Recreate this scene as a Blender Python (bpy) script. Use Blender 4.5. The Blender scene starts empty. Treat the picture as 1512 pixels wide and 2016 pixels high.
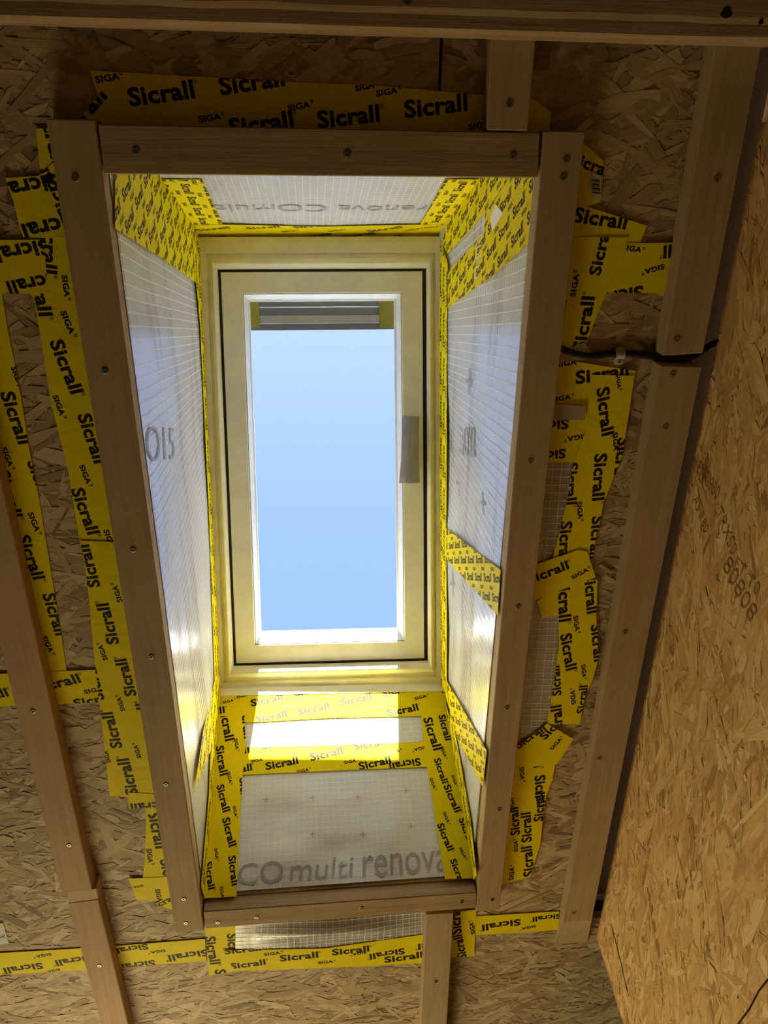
import bpy, bmesh, math, random
from mathutils import Vector, Matrix, noise
from mathutils.geometry import tessellate_polygon

scene = bpy.context.scene
COL = scene.collection

# ------------------------------------------------------------------ frames
# roof frame (u right, v down the slope, n outwards); the eye is its origin, 1 unit = 1 m
PITCH = math.radians(17.6)
EYE_H = 1.5
CP, SP = math.cos(PITCH), math.sin(PITCH)
ROOF = Matrix(((1, 0, 0, 0), (0, CP, SP, 0), (0, -SP, CP, EYE_H), (0, 0, 0, 1)))
RC = Matrix(((0.99568843, -0.01267547, -0.0918906),
             (-0.02920868, 0.89738561, -0.44027937),
             (0.08804205, 0.44106507, 0.89314624)))
FOC = 1540.0

# ------------------------------------------------------------------ camera
cam_d = bpy.data.cameras.new('camera')
cam = bpy.data.objects.new('camera', cam_d)
COL.objects.link(cam)
scene.camera = cam
cam_d.sensor_fit = 'VERTICAL'
cam_d.sensor_height = 36.0
cam_d.lens = FOC / 2016 * 36.0
cam_d.clip_start = 0.02
x_, y_, z_ = RC[0], -RC[1], -RC[2]
cm = Matrix(((x_[0], y_[0], z_[0], 0), (x_[1], y_[1], z_[1], 0), (x_[2], y_[2], z_[2], 0), (0, 0, 0, 1)))
cam.matrix_world = ROOF @ cm

# ------------------------------------------------------------------ light
SUN_DIR = (ROOF.to_3x3() @ Vector((-0.032, 0.845, -0.534))).normalized()
w = bpy.data.worlds.new('sky')
scene.world = w
w.use_nodes = True
nt = w.node_tree
# clear sky: pale around the sun, deepening smoothly to blue away from it
WL = nt.links.new
tcw = nt.nodes.new('ShaderNodeTexCoord')
dt = nt.nodes.new('ShaderNodeVectorMath'); dt.operation = 'DOT_PRODUCT'
dt.inputs[1].default_value = tuple(-SUN_DIR)
WL(tcw.outputs['Generated'], dt.inputs[0])
ac = nt.nodes.new('ShaderNodeMath'); ac.operation = 'ARCCOSINE'
WL(dt.outputs['Value'], ac.inputs[0])
dv = nt.nodes.new('ShaderNodeMath'); dv.operation = 'DIVIDE'; dv.inputs[1].default_value = -0.68
WL(ac.outputs[0], dv.inputs[0])
ex = nt.nodes.new('ShaderNodeMath'); ex.operation = 'EXPONENT'
WL(dv.outputs[0], ex.inputs[0])
dv2 = nt.nodes.new('ShaderNodeMath'); dv2.operation = 'DIVIDE'; dv2.inputs[1].default_value = -0.30
WL(ac.outputs[0], dv2.inputs[0])
ex2 = nt.nodes.new('ShaderNodeMath'); ex2.operation = 'EXPONENT'
WL(dv2.outputs[0], ex2.inputs[0])
ad = nt.nodes.new('ShaderNodeMath'); ad.operation = 'MULTIPLY_ADD'; ad.inputs[1].default_value = 2.4
WL(ex2.outputs[0], ad.inputs[0]); WL(ex.outputs[0], ad.inputs[2])
gl_ = nt.nodes.new('ShaderNodeVectorMath'); gl_.operation = 'MULTIPLY_ADD'
gl_.inputs[1].default_value = (1.80, 1.60, 1.40)
gl_.inputs[2].default_value = (0.10, 0.30, 0.95)
WL(ad.outputs[0], gl_.inputs[0])
# and paler again towards the horizon all round
sz = nt.nodes.new('ShaderNodeSeparateXYZ'); WL(tcw.outputs['Generated'], sz.inputs[0])
om = nt.nodes.new('ShaderNodeMath'); om.operation = 'SUBTRACT'; om.use_clamp = True; om.inputs[0].default_value = 1.0
WL(sz.outputs['Z'], om.inputs[1])
p4 = nt.nodes.new('ShaderNodeMath'); p4.operation = 'POWER'; p4.inputs[1].default_value = 4.5
WL(om.outputs[0], p4.inputs[0])
hz = nt.nodes.new('ShaderNodeVectorMath'); hz.operation = 'MULTIPLY_ADD'
hz.inputs[1].default_value = (2.4, 2.5, 2.6)
WL(p4.outputs[0], hz.inputs[0]); WL(gl_.outputs[0], hz.inputs[2])
bg = nt.nodes['Background']
bg.inputs['Strength'].default_value = 0.74
WL(hz.outputs[0], bg.inputs['Color'])

sun_d = bpy.data.lights.new('sun', 'SUN')
sun_d.energy = 66.0
sun_d.color = (1.0, 0.98, 0.95)
sun_d.angle = 0.0093
sun = bpy.data.objects.new('sun', sun_d)
COL.objects.link(sun)
sun.rotation_euler = SUN_DIR.to_track_quat('-Z', 'Y').to_euler()
sun.location = (0, -4, 6)

# area light added for an unseen source at the eaves end of the room
eaves_d = bpy.data.lights.new('eaves_window_daylight', 'AREA')
eaves_d.shape = 'RECTANGLE'
eaves_d.size, eaves_d.size_y = 1.5, 0.8
eaves_d.energy = 17.0
eaves_d.color = (1.0, 0.84, 0.48)
eaves_l = bpy.data.objects.new('eaves_window_daylight', eaves_d)
COL.objects.link(eaves_l)
eaves_l.location = (-0.42, 2.60, 1.05)
eaves_l.rotation_euler = (Vector((0.62, -0.80, 0.16))).to_track_quat('-Z', 'Y').to_euler()

scene.view_settings.view_transform = 'Standard'
scene.view_settings.look = 'None'
scene.cycles.max_bounces = 20
scene.cycles.diffuse_bounces = 12
scene.cycles.transparent_max_bounces = 16
scene.view_settings.exposure = 0.88
scene.view_settings.gamma = 1.0
scene.view_settings.use_curve_mapping = False

# ------------------------------------------------------------------ helpers
V = Vector


def ray(x, y):
    d = V(((x - 756) / FOC, (y - 1008) / FOC, 1.0))
    return RC.transposed() @ d


class Plane:
    def __init__(s, p, nrm, ax):
        s.p = V(p)
        s.N = V(nrm).normalized()
        if s.p.dot(s.N) > 0:
            s.N = -s.N                       # face the room
        a = V(ax)
        s.A = (a - s.N * a.dot(s.N)).normalized()
        s.B = s.N.cross(s.A)

    def hit(s, x, y):
        r = ray(x, y)
        return r * (s.p.dot(s.N) / r.dot(s.N))

    def to2(s, q):
        d = q - s.p
        return V((d.dot(s.A), d.dot(s.B)))

    def px2(s, x, y):
        return s.to2(s.hit(x, y))

    def to3(s, c, h=0.0):
        return s.p + s.A * c[0] + s.B * c[1] + s.N * h


OSB_N = 1.03
CEIL = Plane((0, 0, OSB_N), (0, 0, -1), (1, 0, 0))
FRONT = Plane((0, 0, 1.0), (0, 0, -1), (1, 0, 0))
LEFT = Plane((-.231, .6, 1.3), (1, 0, 0), (0, 0, 1))
LEFT.N = V((1, 0, 0)); LEFT.A = V((0, 0, 1)); LEFT.B = LEFT.N.cross(LEFT.A)
RIGHT = Plane((.285, .6, 1.3), (-1, 0, 0), (0, 0, -1))
RIGHT.N = V((-1, 0, 0)); RIGHT.A = V((0, 0, -1)); RIGHT.B = RIGHT.N.cross(RIGHT.A)


def vtop(n): return .083 + .32 * (n - 1.4)
def vbot(n): return 1.3055 - .33 * (n - 1.025)


TOP = Plane((0, vtop(1.4), 1.4), (0, 1, -.32), (1, 0, 0))
TOP.N = V((0, 1, -.32)).normalized(); TOP.A = V((1, 0, 0)); TOP.B = TOP.N.cross(TOP.A)
BOT = Plane((0, vbot(1.025), 1.025), (0, -1, -.33), (1, 0, 0))
BOT.N = V((0, -1, -.33)).normalized(); BOT.A = V((1, 0, 0)); BOT.B = BOT.N.cross(BOT.A)
WALLU = .555
WALL = Plane((WALLU, .8, .9), (-1, 0, 0), (0, 0, -1))
WALL.N = V((-1, 0, 0)); WALL.A = V((0, 0, -1)); WALL.B = WALL.N.cross(WALL.A)


def tag(o, label=None, cat=None, group=None, kind=None):
    if label: o['label'] = label
    if cat: o['category'] = cat
    if group: o['group'] = group
    if kind: o['kind'] = kind
    return o


ORG = {}


def place(o, origin, parent=None):
    ORG[o.name] = V(origin)
    COL.objects.link(o)
    if parent is not None:
        o.parent = parent
        o.location = V(origin) - ORG[parent.name]
    else:
        o.matrix_world = ROOF @ Matrix.Translation(V(origin))
    return o


def empty(name, origin):
    o = bpy.data.objects.new(name, None)
    o.empty_display_size = .05
    return place(o, origin)


def mk(name, verts, faces, mat, parent=None, origin=None, uv=None, smooth=False, mats=None, fmat=None):
    if origin is None:
        lo = V([min(v[i] for v in verts) for i in range(3)])
        hi = V([max(v[i] for v in verts) for i in range(3)])
        origin = (lo + hi) / 2
    me = bpy.data.meshes.new(name)
    me.from_pydata([tuple(V(v) - origin) for v in verts], [], faces)
    for m in (mats or [mat]):
        me.materials.append(m)
    if fmat:
        me.polygons.foreach_set('material_index', fmat)
    if uv:
        l = me.uv_layers.new(name='UVMap')
        for p in me.polygons:
            for li, vi in zip(p.loop_indices, p.vertices):
                l.data[li].uv = uv[vi]
    if smooth:
        me.polygons.foreach_set('use_smooth', [True] * len(me.polygons))
    me.update()
    o = bpy.data.objects.new(name, me)
    place(o, origin, parent)
    return o


def fix_normals(o, bevel=0.0, seg=1):
    bm = bmesh.new()
    bm.from_mesh(o.data)
    bmesh.ops.recalc_face_normals(bm, faces=bm.faces)
    if bevel:
        bmesh.ops.bevel(bm, geom=[e for e in bm.edges], offset=bevel, segments=seg, affect='EDGES', profile=.6)
    bm.to_mesh(o.data)
    bm.free()
    return o


def prism(name, poly, n0, n1, mat, parent=None, bevel=.0012, back=None):
    """poly: (u,v) corners of the room-side face at n0; extruded to n1"""
    k = len(poly)
    b = back or poly
    vs = [(p[0], p[1], n0) for p in poly] + [(p[0], p[1], n1) for p in b]
    fs = [tuple(range(k)), tuple(range(2 * k - 1, k - 1, -1))] + [(i, (i + 1) % k, k + (i + 1) % k, k + i) for i in range(k)]
    o = mk(name, vs, fs, mat, parent)
    return fix_normals(o, bevel)


def slab(name, u0, u1, v0, v1, n0, n1, mat, parent=None, bevel=.0012):
    return prism(name, [(u0, v0), (u1, v0), (u1, v1), (u0, v1)], n0, n1, mat, parent, bevel)


# ------------------------------------------------------------------ materials
def new_mat(name, rough=.6, spec=.3):
    m = bpy.data.materials.new(name)
    m.use_nodes = True
    b = m.node_tree.nodes['Principled BSDF']
    b.inputs['Roughness'].default_value = rough
    b.inputs['Specular IOR Level'].default_value = spec
    return m, m.node_tree, b


def ramp(nt, stops):
    r = nt.nodes.new('ShaderNodeValToRGB')
    e = r.color_ramp.elements
    while len(e) < len(stops): e.new(.5)
    for el, (p, c) in zip(e, stops):
        el.position = p
        el.color = (*c, 1)
    return r


def node(nt, t, **kw):
    n = nt.nodes.new(t)
    for k, v in kw.items():
        if k in n.inputs: n.inputs[k].default_value = v
        else: setattr(n, k, v)
    return n


def wood(name, c0, c1, axis, scale=1.0, rough=.75):
    m, nt, b = new_mat(name, rough, .2)
    L = nt.links.new
    tc = node(nt, 'ShaderNodeTexCoord')
    oi = node(nt, 'ShaderNodeObjectInfo')
    mp = node(nt, 'ShaderNodeMapping')
    s = [60 * scale] * 3
    s[axis] = 2.0 * scale
    mp.inputs['Scale'].default_value = s
    L(tc.outputs['Object'], mp.inputs['Vector'])
    vm = node(nt, 'ShaderNodeVectorMath', operation='ADD')
    L(mp.outputs[0], vm.inputs[0])
    L(oi.outputs['Random'], vm.inputs[1])
    n1 = node(nt, 'ShaderNodeTexNoise', Scale=1.2, Detail=5.0, Roughness=.6, Distortion=.6)
    L(vm.outputs[0], n1.inputs['Vector'])
    n2 = node(nt, 'ShaderNodeTexNoise', Scale=9.0, Detail=3.0)
    L(tc.outputs['Object'], n2.inputs['Vector'])
    n3 = node(nt, 'ShaderNodeTexNoise', Scale=4.5, Detail=4.0, Roughness=.7)
    L(vm.outputs[0], n3.inputs['Vector'])
    mx = node(nt, 'ShaderNodeMix', data_type='FLOAT')
    mx.inputs[0].default_value = .4
    L(n1.outputs['Fac'], mx.inputs[2]); L(n2.outputs['Fac'], mx.inputs[3])
    mx2 = node(nt, 'ShaderNodeMix', data_type='FLOAT')
    mx2.inputs[0].default_value = .35
    L(mx.outputs[0], mx2.inputs[2]); L(n3.outputs['Fac'], mx2.inputs[3])
    r = ramp(nt, [(.33, c0), (.66, c1)])
    L(mx2.outputs[0], r.inputs[0])
    L(r.outputs[0], b.inputs['Base Color'])
    bp = node(nt, 'ShaderNodeBump', Strength=.35, Distance=.0015)
    L(n3.outputs['Fac'], bp.inputs['Height'])
    L(bp.outputs[0], b.inputs['Normal'])
    return m


def osb_mat(name, tones, strand):
    m, nt, b = new_mat(name, .62, .25)
    L = nt.links.new
    if strand:
        g = node(nt, 'ShaderNodeNewGeometry')
        r = ramp(nt, tones)
        r.color_ramp.interpolation = 'LINEAR'
        L(g.outputs['Random Per Island'], r.inputs[0])
        uvn = node(nt, 'ShaderNodeUVMap')
        mp = node(nt, 'ShaderNodeMapping')
        mp.inputs['Scale'].default_value = (18, 420, 1)
        L(uvn.outputs[0], mp.inputs['Vector'])
        n = node(nt, 'ShaderNodeTexNoise', Scale=1.0, Detail=3.0, Roughness=.6)
        L(mp.outputs[0], n.inputs['Vector'])
        mr = node(nt, 'ShaderNodeMapRange')
        mr.inputs['From Min'].default_value = .3; mr.inputs['From Max'].default_value = .7
        mr.inputs['To Min'].default_value = .80; mr.inputs['To Max'].default_value = 1.14
        L(n.outputs['Fac'], mr.inputs['Value'])
        mx = node(nt, 'ShaderNodeVectorMath', operation='SCALE')
        L(r.outputs[0], mx.inputs[0]); L(mr.outputs[0], mx.inputs['Scale'])
        L(mx.outputs[0], b.inputs['Base Color'])
        bp = node(nt, 'ShaderNodeBump', Strength=.25, Distance=.001)
        L(n.outputs['Fac'], bp.inputs['Height'])
        L(bp.outputs[0], b.inputs['Normal'])
    else:
        tc = node(nt, 'ShaderNodeTexCoord')
        vals = []
        for k, (rz, sx, sy) in enumerate(((.3, 14, 60), (1.3, 12, 50), (2.2, 16, 70))):
            mp = node(nt, 'ShaderNodeMapping')
            mp.inputs['Rotation'].default_value = (.4 * k, .5, rz)
            mp.inputs['Scale'].default_value = (sx, sy, 40)
            L(tc.outputs['Object'], mp.inputs['Vector'])
            vo = node(nt, 'ShaderNodeTexVoronoi', Scale=1.0)
            L(mp.outputs[0], vo.inputs['Vector'])
            sp = node(nt, 'ShaderNodeSeparateColor')
            L(vo.outputs['Color'], sp.inputs[0])
            vals.append(sp.outputs[0])
        a = node(nt, 'ShaderNodeMath', operation='ADD'); L(vals[0], a.inputs[0]); L(vals[1], a.inputs[1])
        c = node(nt, 'ShaderNodeMath', operation='ADD'); L(a.outputs[0], c.inputs[0]); L(vals[2], c.inputs[1])
        d = node(nt, 'ShaderNodeMath', operation='MULTIPLY'); L(c.outputs[0], d.inputs[0]); d.inputs[1].default_value = .333
        r = ramp(nt, tones)
        L(d.outputs[0], r.inputs[0])
        L(r.outputs[0], b.inputs['Base Color'])
    return m


def tape_mat():
    m, nt, b = new_mat('yellow tape film', .55, .06)
    L = nt.links.new
    tc = node(nt, 'ShaderNodeTexCoord')
    n = node(nt, 'ShaderNodeTexNoise', Scale=14.0, Detail=3.0, Roughness=.55, Distortion=1.2)
    L(tc.outputs['Object'], n.inputs['Vector'])
    r = ramp(nt, [(.3, (.85, .68, .004)), (.7, (.92, .76, .007))])
    L(n.outputs['Fac'], r.inputs[0])
    L(r.outputs[0], b.inputs['Base Color'])
    bp = node(nt, 'ShaderNodeBump', Strength=.35, Distance=.004)
    L(n.outputs['Fac'], bp.inputs['Height'])
    L(bp.outputs[0], b.inputs['Normal'])
    return m


def membrane_mat(name, see, base=(.89, .92, .97)):
    """translucent fleece film; see = how much of the boards behind shows through in streaks"""
    m, nt, b = new_mat(name, .30, .8)
    L = nt.links.new
    tc = node(nt, 'ShaderNodeTexCoord')
    n = node(nt, 'ShaderNodeTexNoise', Scale=10.0, Detail=4.0)
    L(tc.outputs['Object'], n.inputs['Vector'])
    fine = node(nt, 'ShaderNodeTexNoise', Scale=420.0, Detail=1.0)
    L(tc.outputs['Object'], fine.inputs['Vector'])
    b.inputs['Base Color'].default_value = (*base, 1)
    b.inputs['Coat Weight'].default_value = .8
    b.inputs['Coat Roughness'].default_value = .22
    bp = node(nt, 'ShaderNodeBump', Strength=.25, Distance=.003)
    L(n.outputs['Fac'], bp.inputs['Height'])
    bp2 = node(nt, 'ShaderNodeBump', Strength=.3, Distance=.0006)
    L(fine.outputs['Fac'], bp2.inputs['Height'])
    L(bp.outputs[0], bp2.inputs['Normal'])
    L(bp2.outputs[0], b.inputs['Normal'])
    mp = node(nt, 'ShaderNodeMapping')
    mp.inputs['Scale'].default_value = (9, 1.1, 9)
    L(tc.outputs['Object'], mp.inputs['Vector'])
    st = node(nt, 'ShaderNodeTexNoise', Scale=1.6, Detail=3.0, Roughness=.55, Distortion=.2)
    L(mp.outputs[0], st.inputs['Vector'])
    mr = node(nt, 'ShaderNodeMapRange')
    mr.inputs['From Min'].default_value = .50; mr.inputs['From Max'].default_value = .66
    mr.inputs['To Min'].default_value = .06; mr.inputs['To Max'].default_value = see
    L(st.outputs['Fac'], mr.inputs['Value'])
    tr = node(nt, 'ShaderNodeBsdfTransparent')
    tl = node(nt, 'ShaderNodeBsdfTranslucent')
    tl.inputs['Color'].default_value = (.7, .7, .7, 1)
    m1 = node(nt, 'ShaderNodeMixShader'); m1.inputs[0].default_value = .08
    L(b.outputs[0], m1.inputs[1]); L(tl.outputs[0], m1.inputs[2])
    m2 = node(nt, 'ShaderNodeMixShader')
    L(mr.outputs[0], m2.inputs[0]); L(m1.outputs[0], m2.inputs[1]); L(tr.outputs[0], m2.inputs[2])
    L(m2.outputs[0], nt.nodes['Material Output'].inputs['Surface'])
    return m


def plain(name, c, rough=.5, spec=.4, metal=0.0, bump=0.0):
    m, nt, b = new_mat(name, rough, spec)
    b.inputs['Metallic'].default_value = metal
    tc = node(nt, 'ShaderNodeTexCoord')
    n = node(nt, 'ShaderNodeTexNoise', Scale=25.0, Detail=2.0)
    nt.links.new(tc.outputs['Object'], n.inputs['Vector'])
    r = ramp(nt, [(.3, tuple(x * .95 for x in c)), (.7, tuple(min(1, x * 1.05) for x in c))])
    nt.links.new(n.outputs['Fac'], r.inputs[0])
    nt.links.new(r.outputs[0], b.inputs['Base Color'])
    if bump:
        bp = node(nt, 'ShaderNodeBump', Strength=bump, Distance=.002)
        nt.links.new(n.outputs['Fac'], bp.inputs['Height'])
        nt.links.new(bp.outputs[0], b.inputs['Normal'])
    return m


MAT = {}
MAT['batten'] = wood('sawn spruce along slope', (.36, .245, .125), (.53, .38, .215), 1)
MAT['batten_x'] = wood('sawn spruce across slope', (.26, .165, .08), (.52, .355, .195), 0)
MAT['batten_red'] = wood('reddish pine', (.43, .27, .14), (.60, .40, .225), 1)
MAT['board'] = wood('kerb board', (.48, .31, .19), (.66, .47, .31), 1, .7)
STR = [(0.0, (.20, .125, .06)), (.06, (.36, .245, .125)), (.30, (.44, .31, .165)), (.60, (.52, .375, .205)), (.85, (.59, .44, .25)), (1.0, (.66, .51, .31))]
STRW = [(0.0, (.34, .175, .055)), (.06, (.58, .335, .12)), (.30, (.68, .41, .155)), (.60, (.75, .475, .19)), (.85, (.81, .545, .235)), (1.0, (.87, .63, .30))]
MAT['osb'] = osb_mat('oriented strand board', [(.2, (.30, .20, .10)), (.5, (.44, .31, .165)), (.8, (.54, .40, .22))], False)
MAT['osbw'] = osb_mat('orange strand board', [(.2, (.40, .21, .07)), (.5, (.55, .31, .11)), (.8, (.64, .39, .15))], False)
MAT['strand'] = osb_mat('wood strands', STR, True)
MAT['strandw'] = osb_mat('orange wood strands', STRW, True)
MAT['tape'] = tape_mat()
MAT['ink'] = plain('dark brown print', (.022, .012, .005), .6, .15)
MAT['stamp'] = plain('faded brown stamp', (.33, .18, .06), .6, .2)
MAT['grey_ink'] = plain('grey print', (.40, .40, .41), .5, .3)
MAT['mem_side'] = membrane_mat('thin membrane film', .42)
MAT['mem'] = membrane_mat('white membrane film', .12)
MAT['mem_grey'] = membrane_mat('grey see-through membrane film', .45, (.50, .47, .42))
MAT['thread'] = plain('white reinforcing thread', (.97, .97, .95), .4, .5)
MAT['pvc'] = plain('cream window plastic', (.86, .82, .67), .35, .45)
MAT['white_pvc'] = plain('white glazing bead', (.85, .86, .86), .3, .5)
MAT['rubber'] = plain('black rubber', (.012, .010, .009), .6, .3)
MAT['handle'] = plain('grey handle plastic', (.34, .315, .32), .42, .4)
MAT['flash'] = plain('grey aluminium flashing', (.20, .20, .21), .45, .4, .2)  # grey of the reflected band, put into the colour
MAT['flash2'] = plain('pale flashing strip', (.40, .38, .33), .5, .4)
MAT['olive'] = plain('faded yellow film', (.30, .25, .035), .5, .3)  # yellow dulled to pass for a reflection in the pane
MAT['screw'] = plain('zinc screw', (.26, .24, .20), .4, .5, .8)
MAT['bright_screw'] = plain('shiny screw', (.85, .82, .72), .25, .6, 1.0)
MAT['cable'] = plain('black cable sheath', (.010, .010, .012), .45, .4)
MAT['clip'] = plain('grey clip plastic', (.50, .46, .40), .5, .4)
MAT['clear_tape'] = plain('clear parcel tape', (.42, .36, .28), .25, .6)
MAT['paper'] = plain('pale paper', (.62, .62, .55), .6, .3)
MAT['green_ink'] = plain('green print', (.05, .12, .09), .6, .3)
MAT['concrete'] = plain('dusty screed', (.14, .115, .09), .8, .2)
MAT['underlay'] = plain('dark roofing underlay', (.075, .062, .050), .85, .15)
MAT['gap'] = plain('dark sheathing', (.035, .022, .012), .9, .1)  # joints, cracks and knots; also the slab painted as slot shadow

gm = bpy.data.materials.new('window glass'); gm.use_nodes = True
nt = gm.node_tree
nt.nodes.remove(nt.nodes['Principled BSDF'])
tr = node(nt, 'ShaderNodeBsdfTransparent'); tr.inputs[0].default_value = (.97, .985, .98, 1)
gl = node(nt, 'ShaderNodeBsdfGlossy'); gl.inputs['Roughness'].default_value = .02
lw = node(nt, 'ShaderNodeLayerWeight'); lw.inputs['Blend'].default_value = .5
pw = node(nt, 'ShaderNodeMath', operation='POWER'); pw.inputs[1].default_value = 5.0
fr = node(nt, 'ShaderNodeMath', operation='MULTIPLY_ADD'); fr.inputs[1].default_value = .93; fr.inputs[2].default_value = .035
nt.links.new(lw.outputs['Facing'], pw.inputs[0]); nt.links.new(pw.outputs[0], fr.inputs[0])
ms = node(nt, 'ShaderNodeMixShader')
nt.links.new(fr.outputs[0], ms.inputs[0]); nt.links.new(tr.outputs[0], ms.inputs[1]); nt.links.new(gl.outputs[0], ms.inputs[2])
nt.links.new(ms.outputs[0], nt.nodes['Material Output'].inputs['Surface'])
MAT['glass'] = gm

# ------------------------------------------------------------------ the roof boarding
U0, U1, V0, V1 = -1.8, 1.8, -1.25, 2.62
HU0, HU1, HV0, HV1 = -.2345, .2885, .012, vbot(OSB_N) + .004
VS = 1.452                                    # taped joint between boards
ceiling = empty('ceiling', (0, .7, OSB_N))
tag(ceiling, 'sloping ceiling of raw strand board around the skylight', 'ceiling', kind='structure')
G = .0015
panels = [(U0, HU0, V0, VS - G), (HU1, .534, V0, VS - G), (HU0, .158, V0, HV0), (.162, HU1, V0, HV0), (HU0, HU1, HV1, VS - G),
          (U0, .225, VS + G, V1), (.228, U1, VS + G, V1), (WALLU + .016, U1, V0, VS - G)]
PAN = []
for (a, b, c, d) in panels:
    PAN.append(((a, b, c, d), slab('strand_board', a, b, c, d, OSB_N, OSB_N + .015, MAT['osb'], ceiling, 0)))


bk = slab('roof_backing', -.26, .32, -.60, -.035, OSB_N + .0155, OSB_N + .03, MAT['gap'], ceiling, 0)
bk = slab('roof_backing', U0, U1, VS - .03, VS + .03, OSB_N + .0155, OSB_N + .03, MAT['gap'], ceiling, 0)


def strand_mesh(name, P, rects, count, mat, parent, seed, ang0, spread, keep=None, lmin=.022, lmax=.11):
    """thousands of pressed wood strands lying on a board surface (one part)"""
    rnd = random.Random(seed)
    vs, fs, uv = [], [], []
    for i in range(count):
        a0, a1, b0, b1 = rnd.choice(rects) if len(rects) > 1 else rects[0]
        cx, cy = rnd.uniform(a0, a1), rnd.uniform(b0, b1)
        L = lmin + (lmax - lmin) * rnd.random() ** 2.0
        W = rnd.uniform(.004, .009) + .018 * rnd.random() ** 3
        dark = rnd.random() < .10
        if dark:
            W *= .22; L *= .5
        ang = ang0 + rnd.gauss(0, spread)
        if keep and not keep(cx, cy, L, W, ang): continue
        ca, sa = math.cos(ang), math.sin(ang)
        h = rnd.uniform(.0002, .0011)
        t1, t2 = rnd.uniform(-.02, .02), rnd.uniform(-.03, .03)
        n = rnd.choice((2, 3))
        pts = []
        for k in range(n): pts.append((-L / 2 + rnd.uniform(-.10, .12) * L * .6, -W / 2 + W * (k + .5) / n + rnd.uniform(-.1, .1) * W))
        pts = pts[::-1]
        pts.append((-L * .2, -W / 2 * rnd.uniform(.8, 1.1))); pts.append((L * .25, -W / 2 * rnd.uniform(.75, 1.1)))
        for k in range(n): pts.append((L / 2 + rnd.uniform(-.12, .10) * L * .6, -W / 2 + W * (k + .5) / n + rnd.uniform(-.1, .1) * W))
        pts.append((L * .2, W / 2 * rnd.uniform(.8, 1.1))); pts.append((-L * .25, W / 2 * rnd.uniform(.75, 1.1)))
        s = len(vs)
        ou, ov = rnd.random() * 9, rnd.random() * 9
        for (x, y) in pts:
            vs.append(P.to3((cx + x * ca - y * sa, cy + x * sa + y * ca), max(.00012, h + t1 * x * .3 + t2 * y)))
            uv.append((x + ou, y + ov))
        fs.append(tuple(range(s, s + len(pts))))
    o = mk(name, vs, fs, mat, parent, uv=uv)
    o['kind'] = 'stuff'
    return o


vis = {0: (-.78, HU0, -.16, VS), 1: (HU1, .534, -.16, VS), 2: (HU0, .158, -.16, HV0), 3: (.162, HU1, -.16, HV0), 4: (HU0, HU1, HV1, VS),
       5: (-.72, .225, VS, 2.0), 6: (.228, .86, VS, 2.0)}
for i, (r, po) in enumerate(PAN[:7]):
    a, b, c, d = vis[i]
    area = (b - a) * (d - c)
    def keep(cx, cy, L, W, ang, a=a, b=b, c=c, d=d):
        ex = abs(math.cos(ang)) * L * .55 + abs(math.sin(ang)) * W * .6
        ey = abs(math.sin(ang)) * L * .55 + abs(math.cos(ang)) * W * .6
        return a < cx - ex and cx + ex < b and -d < cy - ey and cy + ey < -c
    strand_mesh('pressed_strands', CEIL, [(a, b, -d, -c)], int(area * 6200) + 60, MAT['strand'], po, 11 + i, .12, .55, keep)

# ------------------------------------------------------------------ right partition wall of strand board
wall_right = empty('wall_right', (WALLU, .75, .3))
tag(wall_right, 'bright orange strand board partition wall along the right side', 'wall', kind='structure')
wt = 1.018
NB = -1.02


def wall_board(name, pts, parent, mat, t=.015):
    k = len(pts)
    vs = [(WALLU, p[0], p[1]) for p in pts] + [(WALLU + t, p[0], p[1]) for p in pts]
    fs = [tuple(range(k)), tuple(range(2 * k - 1, k - 1, -1))] + [(i, (i + 1) % k, k + (i + 1) % k, k + i) for i in range(k)]
    return fix_normals(mk(name, vs, fs, mat, parent), 0)


def wp(x, y):
    q = WALL.hit(x, y)
    return (q.y, q.z)


j0, j1 = wp(1455, 2016), wp(1512, 1930)
jd = (j1[0] - j0[0], j1[1] - j0[1])
jA = (j0[0] - jd[0] * 6, j0[1] - jd[1] * 6)
jB = (j0[0] + jd[0] * 9, j0[1] + jd[1] * 9)
c_tl, c_tr = (0.0, wt), (1.505, wt)
e0, e1 = wp(1166, 1862), wp(1206, 2016)
ed = ((e1[0] - e0[0]) / (e1[1] - e0[1]))
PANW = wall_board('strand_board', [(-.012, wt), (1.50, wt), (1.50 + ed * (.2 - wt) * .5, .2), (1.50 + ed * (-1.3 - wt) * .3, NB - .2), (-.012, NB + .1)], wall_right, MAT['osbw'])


def keepw(cx, cy, L, W, ang):
    ex = abs(math.cos(ang)) * L * .5 + abs(math.sin(ang)) * W * .6
    ey = abs(math.sin(ang)) * L * .5 + abs(math.cos(ang)) * W * .6
    q = WALL.to3((cx, cy))
    lim = 1.50 + ed * (q.z - wt) * .5
    return q.z + ex < wt and q.y - ey > -.012 and q.y + ey < lim


q0, q1 = WALL.to2(V((WALLU, -.02, .42))), WALL.to2(V((WALLU, 1.62, 1.02)))
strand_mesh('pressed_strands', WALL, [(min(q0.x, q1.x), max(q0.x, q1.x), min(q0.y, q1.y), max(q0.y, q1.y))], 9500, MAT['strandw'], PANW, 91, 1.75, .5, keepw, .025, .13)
# joint to the next board and a long split, as thin dark inlays


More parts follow.
